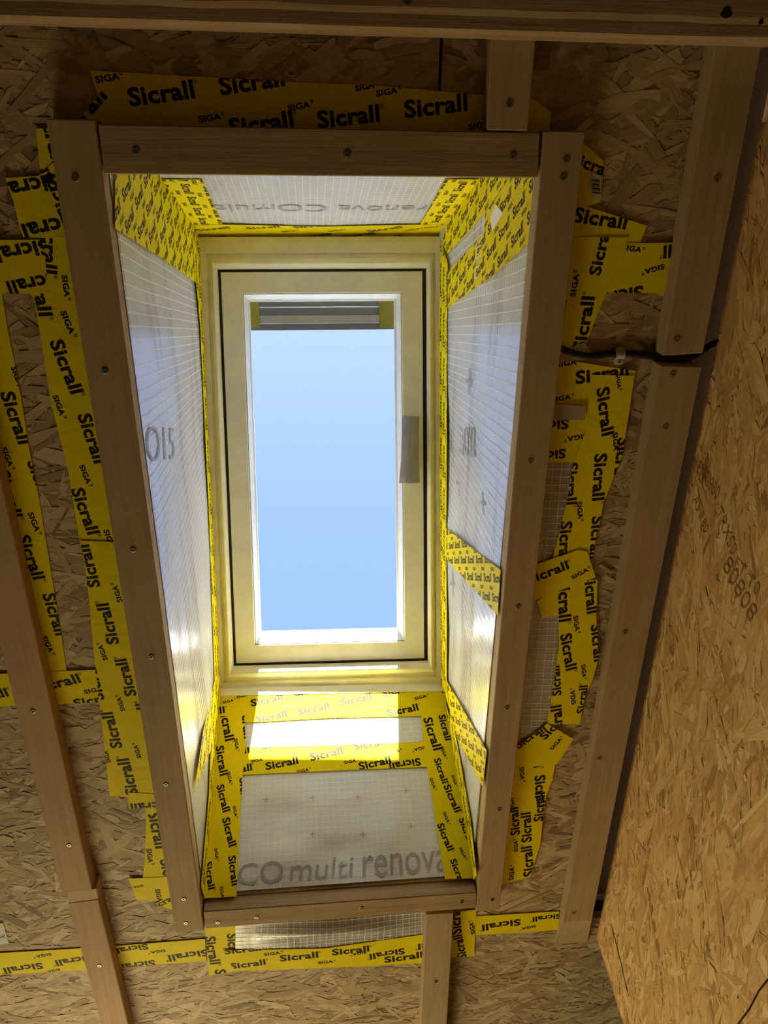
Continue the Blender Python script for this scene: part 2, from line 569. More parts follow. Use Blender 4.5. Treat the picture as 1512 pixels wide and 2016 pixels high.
def inlay(name, P, pts, wdt, mat, parent, h=.0016):
    vs, fs = [], []
    c = [P.px2(*p) for p in pts]
    for i, p in enumerate(c):
        a = c[max(i - 1, 0)]; b = c[min(i + 1, len(c) - 1)]
        t = (b - a).normalized(); nn = V((-t.y, t.x))
        ww = wdt[i] if isinstance(wdt, (list, tuple)) else wdt
        vs += [P.to3(p + nn * ww / 2, h), P.to3(p - nn * ww / 2, h), P.to3(p + nn * ww / 2, .0001), P.to3(p - nn * ww / 2, .0001)]
    for i in range(len(c) - 1):
        k = 4 * i
        fs += [(k, k + 1, k + 5, k + 4), (k, k + 4, k + 6, k + 2), (k + 1, k + 3, k + 7, k + 5)]
    return mk(name, vs, fs, mat, parent)


tag(inlay('board_joint', WALL, [(1452, 2020), (1478, 1985), (1496, 1950), (1516, 1926)], .0022, MAT['gap'], wall_right), 'dark joint between two boards')
tag(inlay('crack', WALL, [(1204, 1818), (1209, 1838), (1217, 1868), (1226, 1905), (1233, 1938), (1239, 1962)], [.0006, .0018, .0022, .0024, .0026, .0006], MAT['gap'], wall_right), 'long dark split in the board')
# framing behind the wall board: a dark slab as painted slot shadow above it and rough timber at its top end
stud = slab('timber_stud', WALLU + .018, WALLU + .075, -.30, -.02, .45, 1.028, MAT['batten'])
tag(stud, 'dark timber stud at the top right corner above the orange board', 'timber')
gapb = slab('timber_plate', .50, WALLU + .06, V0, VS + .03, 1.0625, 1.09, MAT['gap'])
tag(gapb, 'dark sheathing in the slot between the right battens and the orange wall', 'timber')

# ------------------------------------------------------------------ rest of the room (out of view, it carries and bounces the light)


def world_box(name, x0, x1, y0, y1, z0, z1, mat):
    inv = ROOF.inverted()
    me = bpy.data.meshes.new(name)
    vs = [(x, y, z) for z in (z0, z1) for y in (y0, y1) for x in (x0, x1)]
    o_ = V(((x0 + x1) / 2, (y0 + y1) / 2, z0))
    me.from_pydata([tuple(V(p) - o_) for p in vs], [], [(0, 2, 3, 1), (4, 5, 7, 6), (0, 1, 5, 4), (2, 6, 7, 3), (0, 4, 6, 2), (1, 3, 7, 5)])
    me.materials.append(mat)
    o = bpy.data.objects.new(name, me)
    COL.objects.link(o)
    o.location = o_
    return o


def roof_z(y):                                # underside of the boarding at world y
    return EYE_H + OSB_N / CP - y * SP / CP


YB, YF = -.85, 2.72
fl = world_box('floor', -1.8, 1.8, YB - .1, YF + .1, -.05, 0, MAT['concrete'])
tag(fl, 'dusty grey screed floor of the attic room', 'floor', kind='structure')
for nm, x0, x1, lab in (('wall_left', -1.9, -1.8, 'dark underlay wall far to the left of the skylight'), ('wall_far_right', 1.8, 1.9, 'dark underlay wall behind the orange partition')):
    ws = [(x, y, z) for x in (x0, x1) for (y, z) in ((YB, 0), (YF, 0), (YF, roof_z(YF)), (YB, roof_z(YB)))]
    me = bpy.data.meshes.new(nm)
    me.from_pydata(ws, [], [(0, 1, 2, 3), (7, 6, 5, 4), (0, 4, 5, 1), (1, 5, 6, 2), (2, 6, 7, 3), (3, 7, 4, 0)])
    me.materials.append(MAT['underlay'])
    o = bpy.data.objects.new(nm, me); COL.objects.link(o)
    tag(o, lab, 'wall', kind='structure')
o = world_box('wall_back', -1.8, 1.8, YB - .1, YB, 0, roof_z(YB - .1) + .0, MAT['underlay'])
tag(o, 'dark underlay wall at the ridge end of the room', 'wall', kind='structure')
o = world_box('wall_front', -1.8, 1.8, YF, YF + .1, 0, roof_z(YF + .1), MAT['underlay'])
tag(o, 'low dark underlay wall at the eaves end of the room', 'wall', kind='structure')

# ------------------------------------------------------------------ timbers
screw_me = None


def make_screw_mesh():
    vs, fs = [], []
    k = 12
    prof = [(.0043, .0), (.0043, .0007), (.0036, .0010), (.0019, .0010), (.0016, -.0006)]
    for (r, z) in prof:
        for i in range(k):
            rr = r * (1 - .25 * (i % 2)) if r < .002 else r
            vs.append((rr * math.cos(2 * math.pi * i / k), rr * math.sin(2 * math.pi * i / k), -z))
    for j in range(len(prof) - 1):
        for i in range(k):
            fs.append((j * k + i, j * k + (i + 1) % k, (j + 1) * k + (i + 1) % k, (j + 1) * k + i))
    fs.append(tuple(range(4 * k, 5 * k)))
    me = bpy.data.meshes.new('screw')
    me.from_pydata(vs, [], fs)
    me.materials.append(MAT['screw'])
    return me


SCREW = make_screw_mesh()
SCREWB = SCREW.copy(); SCREWB.materials.clear(); SCREWB.materials.append(MAT['bright_screw'])


def screws(parent, pts, n=1.0, bright=()):
    P = Plane((0, 0, n), (0, 0, -1), (1, 0, 0))
    for i, p in enumerate(pts):
        o = bpy.data.objects.new('screw', SCREWB if i in bright else SCREW)
        place(o, P.hit(*p) - V((0, 0, .0001)), parent)


def batten(name, label, poly, sc=(), n0=1.0, n1=1.0298, mat='batten', px=True, bright=(), group=None, back=None, bevel=.0013):
    root_xy = [((FRONT.hit(*p) if px else V((p[0], p[1], 1))) * 1.0) for p in poly]
    pl = [(q.x, q.y) for q in root_xy]
    bk = None
    if back: bk = back
    cu = sum(p[0] for p in pl) / len(pl); cv = sum(p[1] for p in pl) / len(pl)
    r = empty(name, (cu, cv, n1))
    prism('timber', pl, n0, n1, MAT[mat], r, bevel, bk)
    screws(r, sc, n0, bright)
    tag(r, label, 'batten', group)
    return r


FR = 'battens framing the skylight opening'
batten('framing_batten', 'long batten along the left edge of the skylight opening', [(-.284, -.004), (-.231, -.004), (-.231, 1.362), (-.2835, 1.362)],
       [(149, 350), (207, 730), (262, 1082), (298, 1293), (327, 1544), (362, 1770), (366, 1817)], px=False, group=FR, bright=(0,))
batten('framing_batten', 'long batten along the right edge of the skylight opening', [(.281, .001), (.331, .001), (.3355, 1.366), (.289, 1.366)],
       [(1115, 314), (1109, 349), (1044, 908), (1020, 1194), (998, 1393), (983, 1593), (969, 1771)], px=False, group=FR)
batten('framing_batten', 'short dark rough batten across the top of the skylight opening', [(-.2285, .0005), (.2765, .003), (.279, .052), (-.2285, .052)],
       [(268, 297), (684, 303), (1010, 307)], mat='batten_x', px=False, group=FR)
batten('framing_batten', 'short batten with pink upper side across the bottom of the skylight opening', [(-.2275, 1.3095), (.287, 1.3115), (.289, 1.356), (-.2275, 1.357)],
       [(429, 1816), (505, 1806), (712, 1787), (909, 1775)], mat='batten_x', px=False, group=FR)
CB = 'battens screwed to the ceiling'
batten('ceiling_batten', 'short upright batten between the top framing batten and the beam', [(.2085, -.40), (.2625, -.40), (.262, .0015), (.2125, .0015)],
       [(1003, 205)], px=False, group=CB)
batten('ceiling_batten', 'batten below the skylight running down to the bottom picture edge', [(839, 1800), (893, 1797), (880, 2017), (860, 2250), (812, 2250), (828, 2017)],
       [(858, 1932)], group=CB)
batten('ceiling_batten', 'long reddish batten on the far left, above the lighter joint', [(-.4705, -.40), (-.4175, -.40), (-.4165, 1.232), (-.4695, 1.234)],
       [(65, 1400), (136, 1664)], mat='batten_red', px=False, group=CB)
batten('ceiling_batten', 'lower left batten continuing to the bottom picture edge below the joint', [(134, 1778), (193, 1771), (252, 2016), (290, 2180), (240, 2180), (199, 2016)],
       [(196, 1901)], mat='batten_red', group=CB)
o = batten('splice_block', 'pale end grain splice between the two left battens', [(131, 1757), (190, 1749), (194, 1771), (134, 1779)], mat='board', group=None, n0=1.0005)
o['category'] = 'timber'
batten('ceiling_batten', 'upper right batten ending above the black cable beside the orange wall', [(.4715, -.40), (.527, -.40), (.5295, .2685), (.473, .2715)],
       [(1411, 352), (1332, 668)], px=False, group=CB)
bl = CEIL.hit(1097, 1858); br = CEIL.hit(1156, 1855)
f_tl, f_tr = FRONT.hit(1302, 724), FRONT.hit(1372, 727)
batten('ceiling_batten', 'long lower right batten below the cable beside the orange wall', [(.4735, .286), (.5305, .288), (.5275, 1.418), (.4695, 1.418)],
       [(1325, 736), (1310, 841), (1230, 1245), (1180, 1493), (1130, 1796)], px=False, group=CB, bright=(4,),
       back=[(.4735, .286), (.5305, .288), (br.x, br.y), (bl.x - .006, bl.y)], bevel=0)
# big beam along the top of the picture
beam = empty('purlin_beam', (.1, -.16, 1.02))
tag(beam, 'rough timber beam along the top edge of the picture', 'beam')
rnd = random.Random(5)
vs, fs = [], []
N = 90
for i in range(N + 1):
    u = -1.2 + 2.5 * i / N
    ve = -.0915 + .004 * u + .0009 * noise.noise(V((u * 9, 0, 3)))
    rough = .0025 * noise.noise(V((u * 14, 2, 1)))
    vs += [(u, -.26, .955), (u, ve - .022 + rough, .955), (u, ve - .016 + rough, .9575), (u, ve - .004, .957), (u, ve, .962), (u, ve + .001, 1.0), (u, -.26, 1.0)]
for i in range(N):
    for j in range(7):
        a = i * 7 + j; b = i * 7 + (j + 1) % 7
        fs.append((a, b, b + 7, a + 7))
fs += [tuple(range(7)), tuple(range(N * 7 + 6, N * 7 - 1, -1))]
fix_normals(mk('timber', vs, fs, MAT['batten_x'], beam))
screws(beam, [(802, 3)], .955)
for (x, y, r) in ((1430, 25, .006), (1498, 43, .003)):
    P = Plane((0, 0, .955), (0, 0, -1), (1, 0, 0))
    q = P.hit(x, y)
    vs = [(q.x + r * (1 + .2 * math.sin(3 * a)) * math.cos(a), q.y + r * .9 * math.sin(a), .9546) for a in [2 * math.pi * k / 14 for k in range(14)]]
    mk('knot', vs + [(p[0], p[1], .956) for p in vs], [tuple(range(14))], MAT['gap'], beam)

# ------------------------------------------------------------------ shaft walls (kerb boards), behind the membranes
nb = 1.80
def quadbox(name, pts, off, mat, label):
    """pts: 4 inner corners, off: thickness vector"""
    o_ = V(off)
    vs = [V(p) for p in pts] + [V(p) + o_ for p in pts]
    fs = [(0, 1, 2, 3), (7, 6, 5, 4), (0, 4, 5, 1), (1, 5, 6, 2), (2, 6, 7, 3), (3, 7, 4, 0)]
    o = fix_normals(mk(name, vs, fs, mat))
    tag(o, label, 'shaft wall', kind='structure')
    return o


gp = .006
NTOP, NBOT = 1.83, 1.50
for nm, u, s, lab in (('wall_shaft_left', -.231, -1, 'wooden kerb board on the left of the skylight shaft'), ('wall_shaft_right', .285, 1, 'wooden kerb board on the right of the skylight shaft')):
    uu = u + s * gp
    quadbox(nm, [(uu, vtop(1.032) - .03, 1.032), (uu, vtop(NTOP) - .03, NTOP), (uu, vbot(NBOT) + .03, NBOT), (uu, vbot(1.032) + .03, 1.032)], (s * .025, 0, 0), MAT['board'], lab)
for nm, vf, n1, lab in (('wall_shaft_top', lambda n: vtop(n) - gp, NTOP, 'wooden kerb board at the top of the skylight shaft'), ('wall_shaft_bottom', lambda n: vbot(n) + gp, NBOT, 'wooden kerb board at the bottom of the skylight shaft')):
    s = -1 if 'top' in nm else 1
    quadbox(nm, [(-.24, vf(1.046), 1.046), (.294, vf(1.046), 1.046), (.294, vf(n1), n1), (-.24, vf(n1), n1)], (0, s * .025, 0), MAT['board'], lab)

# ------------------------------------------------------------------ membranes


DISP = {}


def membrane(name, label, corners, N, ns, nt_, disp, mat, sp_s, sp_t, wth=.0011, thr_t=True, fade=None, cat='membrane', parent=None):
    """corners c00,c10,c11,c01 (s along first edge, t along second); threads at fixed real spacing"""
    c00, c10, c11, c01 = [V(c) for c in corners]
    N = V(N).normalized()

    def P(s, t, h=0.0):
        q = (c00 * (1 - s) + c10 * s) * (1 - t) + (c01 * (1 - s) + c11 * s) * t
        return q + N * (disp(s, t) + h)
    vs = [P(i / ns, j / nt_) for j in range(nt_ + 1) for i in range(ns + 1)]
    fs = [(j * (ns + 1) + i, j * (ns + 1) + i + 1, (j + 1) * (ns + 1) + i + 1, (j + 1) * (ns + 1) + i) for j in range(nt_) for i in range(ns)]
    cen = (c00 + c10 + c11 + c01) / 4
    r = mk(name, vs, fs, mat, parent, origin=cen, smooth=True)
    if parent is None: tag(r, label, cat)
    DISP[r.name] = disp
    vs, fs = [], []
    Ls = ((c10 - c00).length + (c11 - c01).length) / 2
    Lt = ((c01 - c00).length + (c11 - c10).length) / 2
    rr = random.Random(len(name) + int(Ls * 1000))

    def line(fn, m, wid, ax):
        k = len(vs)
        for i in range(m + 1):
            s, t = fn(i / m)
            e = wid * rr.uniform(.75, 1.3) * (.5 if rr.random() < .04 else 1)
            if ax == 't':
                d = e / Lt / 2; a, b = P(s, t - d, .0008), P(s, t + d, .0008)
            else:
                d = e / Ls / 2; a, b = P(s - d, t, .0007), P(s + d, t, .0007)
            vs.append(a); vs.append(b)
        for i in range(m):
            fs.append((k + 2 * i, k + 2 * i + 1, k + 2 * i + 3, k + 2 * i + 2))
    nl = int(Lt / sp_t)
    for j in range(1, nl):
        line(lambda x, j=j: (x, j / nl), ns, wth, 't')
    if thr_t:
        nl2 = int(Ls / sp_s)
        for j in range(1, nl2):
            line(lambda x, j=j: (j / nl2, x), nt_, wth * .8, 's')
    o = mk('reinforcing_threads', vs, fs, MAT['thread'], r, origin=cen)
    o['kind'] = 'stuff'
    return r


def nz(x, y, z=0.0): return noise.noise(V((x, y, z)))


# left: s along n, t along v
def edge(s, t): return min(1, 6 * min(s, 1 - s)) * min(1, 12 * min(t, 1 - t))


memL = membrane('vapour_membrane', 'white gridded membrane lining the left side of the skylight shaft',
         [(-.231, vtop(1.035), 1.035), (-.231, vtop(1.79), 1.79), (-.231, vbot(1.47), 1.47), (-.231, vbot(1.035), 1.035)], (1, 0, 0), 30, 90,
         lambda s, t: edge(s, t) * (.0045 * nz(s * 2.2, t * 6, 1.3) + .003 * nz(s * 6, t * 9, 4)), MAT['mem_side'], .012, .0155, .0017)
memR = membrane('vapour_membrane', 'white gridded membrane lining the right side of the skylight shaft',
         [(.285, vtop(1.035), 1.035), (.285, vtop(1.78), 1.78), (.285, vbot(1.46), 1.46), (.285, vbot(1.035), 1.035)], (-1, 0, 0), 30, 90,
         lambda s, t: edge(s, t) * (.0045 * nz(s * 2.2 + 5, t * 6, 2.3) + .003 * nz(s * 6, t * 9, 8)), MAT['mem_side'], .012, .0155, .0017)
memT = membrane('vapour_membrane', 'white membrane stretched over the top end of the skylight shaft',
         [(-.231, vtop(1.047), 1.047), (.285, vtop(1.047), 1.047), (.285, vtop(1.77), 1.77), (-.231, vtop(1.78), 1.78)], TOP.N, 50, 50,
         lambda s, t: edge(t, s) * (.002 * nz(s * 5, t * 4, 2) + .0012 * nz(s * 14, t * 6, 7)), MAT['mem'], .0125, .0125, .0011)
memB = membrane('vapour_membrane', 'wrinkled white membrane with large grey lettering on the bottom end of the skylight shaft',
         [(-.231, vbot(1.034), 1.034), (.285, vbot(1.034), 1.034), (.285, vbot(1.47), 1.47), (-.231, vbot(1.47), 1.47)], BOT.N, 70, 60,
         lambda s, t: edge(t, s) * max(-.0038, .003 + .013 * nz(s * 2.2 + t * 2.0, t * 3.4 - s * 2.6, 5.1) + .0045 * nz(s * 4 + t * 5, t * 5 - s * 5, 9.7) + .0009 * nz(s * 16, t * 14, 3)) * max(.03, min(1, (.48 - t) / .14)) * max(0, min(1, (s - .13) / .1, (.80 - s) / .1)), MAT['mem'], .0118, .0118, .0012)

cA = [CEIL.hit(*p) - V((0, 0, .0022)) for p in ((1040, 890), (1140, 890), (1090, 1450), (995, 1450))]
membrane('vapour_membrane', 'strip of grey membrane beside the right framing batten under yellow tape', cA, (0, 0, -1), 14, 60,
         lambda s, t: .0015 * nz(s * 3, t * 9, 1), MAT['mem_grey'], .0125, .0125, .0010)
cB = [CEIL.hit(*p) - V((0, 0, .0022)) for p in ((464, 1810), (842, 1785), (842, 1845), (464, 1874))]
membrane('vapour_membrane', 'bulging membrane strip under the bottom framing batten', cB, (0, 0, -1), 50, 12,
         lambda s, t: .015 * math.sin(math.pi * min(1, max(0, s))) ** 1.5 * math.exp(-((t - .35 - .35 * abs(s - .5)) / .22) ** 2) + .002, MAT['mem_grey'], .0125, .0105, .0012)

# ------------------------------------------------------------------ lettering


def text_tris(txt, offset=0.0, shear=0.0, space=1.0):
    cu = bpy.data.curves.new('t', 'FONT')
    cu.body = txt
    cu.size = 1.0
    cu.resolution_u = 3
    cu.offset = offset
    cu.shear = shear
    cu.space_character = space
    ob = bpy.data.objects.new('t', cu)
    COL.objects.link(ob)
    dg = bpy.context.evaluated_depsgraph_get()
    me = bpy.data.meshes.new_from_object(ob.evaluated_get(dg))
    me.calc_loop_triangles()
    co = [v.co.copy() for v in me.vertices]
    tr = [[V((co[i].x, co[i].y)) for i in t.vertices] for t in me.loop_triangles]
    bpy.data.objects.remove(ob)
    bpy.data.curves.remove(cu)
    bpy.data.meshes.remove(me)
    return tr


def bounds(tr):
    xs = [p.x for t in tr for p in t]; ys = [p.y for t in tr for p in t]
    return min(xs), max(xs), min(ys), max(ys)


def norm_word(tr, caph):
    x0, x1, y0, y1 = bounds(tr)
    s = 1 / (x1 - x0)
    sy = caph / (y1 - y0)
    return [[V(((p.x - x0) * s, (p.y - y0) * sy)) for p in t] for t in tr]


def add_small(word, tr, x, y, h, wd):
    x0, x1, y0, y1 = bounds(tr)
    return word + [[V((x + (p.x - x0) / (x1 - x0) * wd, y + (p.y - y0) / (y1 - y0) * h)) for p in t] for t in tr]


WORD = {}
regd = text_tris('\u00ae')
WORD['S'] = add_small(norm_word(text_tris('Sicrall', .036, 0, 1.05), .262), regd, 1.015, .19, .07, .06)
sq = [[V((0, 0)), V((1, 0)), V((1, .25))], [V((0, 0)), V((1, .25)), V((0, .25))], [V((0, .75)), V((1, .75)), V((1, 1))], [V((0, .75)), V((1, 1)), V((0, 1))],
      [V((0, .4)), V((.25, .4)), V((.25, 1))], [V((0, .4)), V((.25, 1)), V((0, 1))], [V((.75, 0)), V((1, 0)), V((1, 1))], [V((.75, 0)), V((1, 1)), V((.75, 1))]]
WORD['G'] = add_small(norm_word(text_tris('SIGA', .042, 0, 1.08), .27), sq, 1.03, .16, .13, .12)
WORD['CO'] = norm_word(text_tris('CO', .0), .47)
WORD['multi'] = norm_word(text_tris('multi', .0, .12), .33)
WORD['renova'] = norm_word(text_tris('renova', .0, .12), .25)
WORD['murenova'] = norm_word(text_tris('nurenova', .0), .36)
WORD['comulti'] = norm_word(text_tris('renova COmulti', .0), .13)
WORD['ISO'] = norm_word(text_tris('O15', -.01), .42)
WORD['IK'] = norm_word(text_tris('IK\u2014', .0), .42)
WORD['+'] = norm_word(text_tris('+', -.01), 1.0)
WORD['ic'] = norm_word(text_tris('ic', .01), .9)
for s in ('ENG080', 'AS R80', 'FT T0', '80808', 'TRXS0'):
    WORD[s] = norm_word(text_tris(s, -.012), .30)


def clip_tri(poly, tri):
    for k in range(3):
        a, b = tri[k], tri[(k + 1) % 3]
        ex, ey = b.x - a.x, b.y - a.y
        out = []
        m = len(poly)
        if m < 3: return None
        d = [ex * (p.y - a.y) - ey * (p.x - a.x) for p in poly]
        for i in range(m):
            p, q, dp, dq = poly[i], poly[(i + 1) % m], d[i], d[(i + 1) % m]
            if dp >= 0: out.append(p)
            if (dp > 0 and dq < 0) or (dp < 0 and dq > 0):
                out.append(p + (q - p) * (dp / (dp - dq)))
        poly = out
    return poly if len(poly) >= 3 else None


def area2(t): return (t[1].x - t[0].x) * (t[2].y - t[0].y) - (t[1].y - t[0].y) * (t[2].x - t[0].x)


def place_word(kind, p0, p1, hs=1.0):
    e = p1 - p0
    up = V((-e.y, e.x)) * hs
    return [[p0 + e * q.x + up * q.y for q in t] for t in WORD[kind]]


def print_mesh(P, clip_tris, words2d, h, parent, mat=None, name='printed_lettering', hf=None):
    vs, fs = [], []
    cb = [(min(p.x for p in t), max(p.x for p in t), min(p.y for p in t), max(p.y for p in t)) for t in clip_tris]
    for wt_ in words2d:
        for t in wt_:
            if area2(t) < 0: t = [t[0], t[2], t[1]]
            x0 = min(t[0].x, t[1].x, t[2].x); x1 = max(t[0].x, t[1].x, t[2].x)
            y0 = min(t[0].y, t[1].y, t[2].y); y1 = max(t[0].y, t[1].y, t[2].y)
            for c, bb in zip(clip_tris, cb):
                if x1 < bb[0] or x0 > bb[1] or y1 < bb[2] or y0 > bb[3]: continue
                r = clip_tri(t, c)
                if r:
                    k = len(vs)
                    vs += [P.to3(p, h + (hf(P.to3(p)) if hf else 0)) for p in r]
                    fs.append(tuple(range(k, k + len(r))))
    if not fs: return None
    o = mk(name, vs, fs, mat or MAT['ink'], parent)
    o['kind'] = 'stuff'
    return o


def tess(p2):
    tr = tessellate_polygon([[V((p.x, p.y, 0)) for p in p2]])
    out = []
    for t in tr:
        q = [p2[i] for i in t]
        if abs(area2(q)) < 1e-10: continue
        out.append(q if area2(q) > 0 else [q[0], q[2], q[1]])
    return out


def lattice(p2, base, length=.074, jit=0):
    """rows of alternating words along direction base over the bounds of a polygon"""
    e = base.normalized()
    up = V((-e.y, e.x))
    xs = [p.dot(e) for p in p2]; ys = [p.dot(up) for p in p2]
    out = []
    row = 0
    y = min(ys) - .01
    while y < max(ys):
        big = row % 2 == 0
        x = min(xs) - .05 - (row * .043) % .1
        while x < max(xs):
            o = e * x + up * y
            if big: out.append(('S', o, o + e * length))
            else: out.append(('G', o, o + e * length * .42))
            x += length * 1.32
        y += length * .34 if big else length * .22
        row += 1
    return out


TG = 'strips of yellow sealing tape'
TAPES = []


def tape(label, P, px, layer, words=(), fill=None, hs=1.0, name='sealing_tape', group=TG, mat='tape', thick=.0004, h0=.0018, cat='tape', flen=.074):
    p2 = [P.px2(*p) for p in px]
    a = sum(p2[i].x * p2[(i + 1) % len(p2)].y - p2[(i + 1) % len(p2)].x * p2[i].y for i in range(len(p2)))
    if a < 0: p2 = p2[::-1]
    h = h0 + layer * .0006
    k = len(p2)
    tris = tess(p2)
    vs = [P.to3(p, h + thick) for p in p2] + [P.to3(p, h) for p in p2]
    idx = {(round(p.x, 7), round(p.y, 7)): i for i, p in enumerate(p2)}
    fs = []
    for t in tris:
        q = tuple(idx[(round(p.x, 7), round(p.y, 7))] for p in t)
        fs.append(q); fs.append(tuple(i + k for i in q[::-1]))
    fs += [(i, i + k, (i + 1) % k + k, (i + 1) % k) for i in range(k)]
    r = mk(name, vs, fs, MAT[mat])
    tag(r, label, cat, group)
    w2 = [place_word(q[0], P.px2(q[1], q[2]), P.px2(q[3], q[4]), hs) for q in words]
    if fill:
        d = P.px2(*fill[1]) - P.px2(*fill[0])
        w2 += [place_word(kk, o, q) for kk, o, q in lattice(p2, d, flen)]
    if w2: print_mesh(P, tris, w2, h + thick + .00012, r)
    return r


C = CEIL
tape('upper yellow tape above the skylight with a slanting top edge', C, [(177, 139), (583, 162), (760, 170), (955, 188), (1050, 196), (1084, 221), (1080, 262), (745, 262), (205, 262), (203, 215)], 1,
     [('S', 258, 211, 386, 194), ('S', 436, 189, 562, 170), ('G', 191, 165, 238, 157), ('G', 393, 242, 437, 235), ('G', 568, 220, 612, 212), ('S', 627, 254, 748, 240),
      ('S', 797, 234, 920, 219), ('G', 741, 191, 783, 184), ('G', 700, 181, 738, 173), ('G', 922, 257, 964, 250), ('S', 455, 270, 580, 252), ('S', 1000, 190, 1110, 176)])
tape('small tape piece at the top left corner with slanting letters', C, [(204, 176), (216, 190), (214, 256), (150, 250), (172, 215)], 2, [('S', 128, 290, 214, 192)])
tape('narrow tape scrap touching the top of the left framing batten', C, [(72, 253), (113, 252), (124, 352), (80, 330)], 1, [('S', 74, 205, 104, 325)])
tape('tape patch with upside down letters left of the top framing corner', C, [(12, 350), (78, 346), (108, 318), (145, 340), (150, 470), (45, 466), (28, 395)], 2,
     [('S', 112, 340, -6, 362), ('S', 152, 419, 30, 443), ('S', 145, 420, 90, 318)])
tape('tape strip at the left picture edge with upside down letters', C, [(-160, 474), (88, 471), (96, 577), (-160, 578)], 2, [('S', 95, 469, -22, 488), ('S', 119, 533, 12, 553)])
tape('upper half of the tall tape column left of the skylight', C, [(86, 464), (165, 460), (200, 700), (235, 880), (255, 1066), (158, 1066), (136, 928), (122, 872), (101, 789), (83, 672), (68, 586), (60, 577), (88, 560)], 1,
     [('S', 84, 425, 86, 536), ('G', 122, 541, 128, 584), ('S', 52, 508, 77, 622), ('G', 119, 613, 138, 658), ('S', 97, 672, 140, 776), ('G', 104, 778, 119, 818), ('S', 152, 816, 186, 912),
      ('G', 156, 915, 171, 952), ('S', 139, 962, 173, 1052), ('G', 204, 1042, 217, 1078)])
tape('lower half of the tall tape column left of the skylight', C, [(158, 1062), (260, 1066), (318, 1400), (330, 1574), (217, 1563), (203, 1433), (189, 1317), (178, 1192), (167, 1094)], 3,
     [('S', 200, 1152, 177, 1069), ('G', 243, 1182, 232, 1149), ('S', 237, 1264, 215, 1184), ('G', 214, 1296, 203, 1266), ('S', 271, 1366, 250, 1293), ('G', 248, 1396, 239, 1369), ('S', 208, 1374, 186, 1296),
      ('S', 243, 1468, 223, 1398), ('G', 280, 1489, 272, 1463), ('G', 220, 1498, 213, 1474), ('S', 274, 1560, 255, 1489), ('S', 310, 1450, 290, 1380)])
tape('leftmost slanting tape column running behind the left batten', C, [(-40, 577), (5, 575), (17, 650), (31, 719), (44, 789), (57, 872), (75, 964), (96, 1089), (119, 1233), (133, 1324), (90, 1324), (61, 1150), (28, 1033), (-70, 640)], 1,
     [('S', 0, 772, 37, 874), ('G', 3, 880, 18, 918), ('G', 22, 722, 36, 760), ('S', 53, 908, 86, 992), ('S', 33, 1054, 66, 1140), ('S', -8, 925, 21, 1017), ('G', 55, 1008, 70, 1046), ('S', 83, 1168, 110, 1250), ('G', 83, 1251, 97, 1283)])
tape('short cross tape joining the two left tape columns', C, [(-220, 1333), (190, 1316), (200, 1380), (-220, 1397)], 2, [('S', 74, 1361, 162, 1341), ('G', 168, 1364, 206, 1357), ('S', -64, 1384, 20, 1368), ('S', 150, 1391, 232, 1376)])
tape('small crumpled tape piece below the tall left column', C, [(253, 1556), (310, 1560), (330, 1592), (290, 1600), (286, 1586), (255, 1588)], 4, [('S', 335, 1573, 257, 1578)])
tape('narrow torn tape along the lower end of the left framing batten', C, [(288, 1580), (335, 1580), (370, 1740), (345, 1745), (281, 1730), (286, 1688), (288, 1631)], 2, [('S', 290, 1596, 306, 1668), ('G', 288, 1668, 292, 1696), ('S', 314, 1690, 330, 1756)])
tape('torn tape end with curled corner at the foot of the left framing batten', C, [(253, 1726), (350, 1722), (352, 1762), (331, 1764), (300, 1770), (269, 1768), (262, 1745)], 3, [('G', 282, 1738, 262, 1742), ('G', 305, 1747, 311, 1772)])
tape('tiny torn tape scrap under the curled tape end', C, [(304, 1778), (331, 1762), (350, 1766), (352, 1796), (338, 1788)], 1, [('S', 302, 1790, 350, 1765)])
tape('long horizontal tape across the lower left boards', C, [(-260, 1889), (200, 1862), (404, 1846), (406, 1889), (200, 1905), (-260, 1932)], 1,
     [('S', 82, 1892, 6, 1903), ('S', 180, 1877, 108, 1888), ('G', 101, 1873, 70, 1878), ('G', 118, 1904, 93, 1908), ('S', 290, 1855, 222, 1865), ('G', 326, 1866, 296, 1870), ('S', 408, 1866, 330, 1878), ('S', 304, 1887, 232, 1896)])
tape('vertical tape tab at the lower left corner of the opening', C, [(404, 1822), (470, 1820), (467, 1908), (412, 1917)], 2, [('S', 402, 1842, 414, 1896), ('S', 446, 1836, 452, 1888), ('S', 422, 1906, 430, 1960)])
tape('horizontal tape under the bulging membrane strip', C, [(438, 1866), (640, 1862), (838, 1834), (836, 1890), (700, 1898), (463, 1906)], 6,
     [('S', 552, 1888, 627, 1880), ('S', 455, 1903, 524, 1894), ('S', 443, 1874, 515, 1866), ('S', 654, 1876, 727, 1868), ('G', 626, 1893, 656, 1890), ('G', 720, 1867, 693, 1872), ('S', 795, 1861, 726, 1873), ('S', 895, 1844, 822, 1853), ('S', 757, 1891, 832, 1880), ('G', 520, 1877, 553, 1873)])
tape('upright tape tab right of the lower centre batten', C, [(880, 1795), (937, 1788), (933, 1880), (888, 1882)], 2, [('S', 909, 1834, 904, 1778), ('S', 919, 1882, 909, 1836), ('G', 936, 1835, 932, 1812)])
tape('horizontal tape at the foot of the right batten', C, [(930, 1802), (1100, 1792), (1102, 1828), (930, 1839)], 1, [('S', 1024, 1806, 948, 1818), ('S', 1104, 1796, 1048, 1803), ('G', 1054, 1818, 1026, 1824)])
tape('upper tape piece with a barcode sticker right of the framing batten', C, [(1130, 270), (1160, 292), (1187, 318), (1184, 360), (1180, 398), (1120, 415)], 1, [('S', 1120, 322, 1200, 352)])
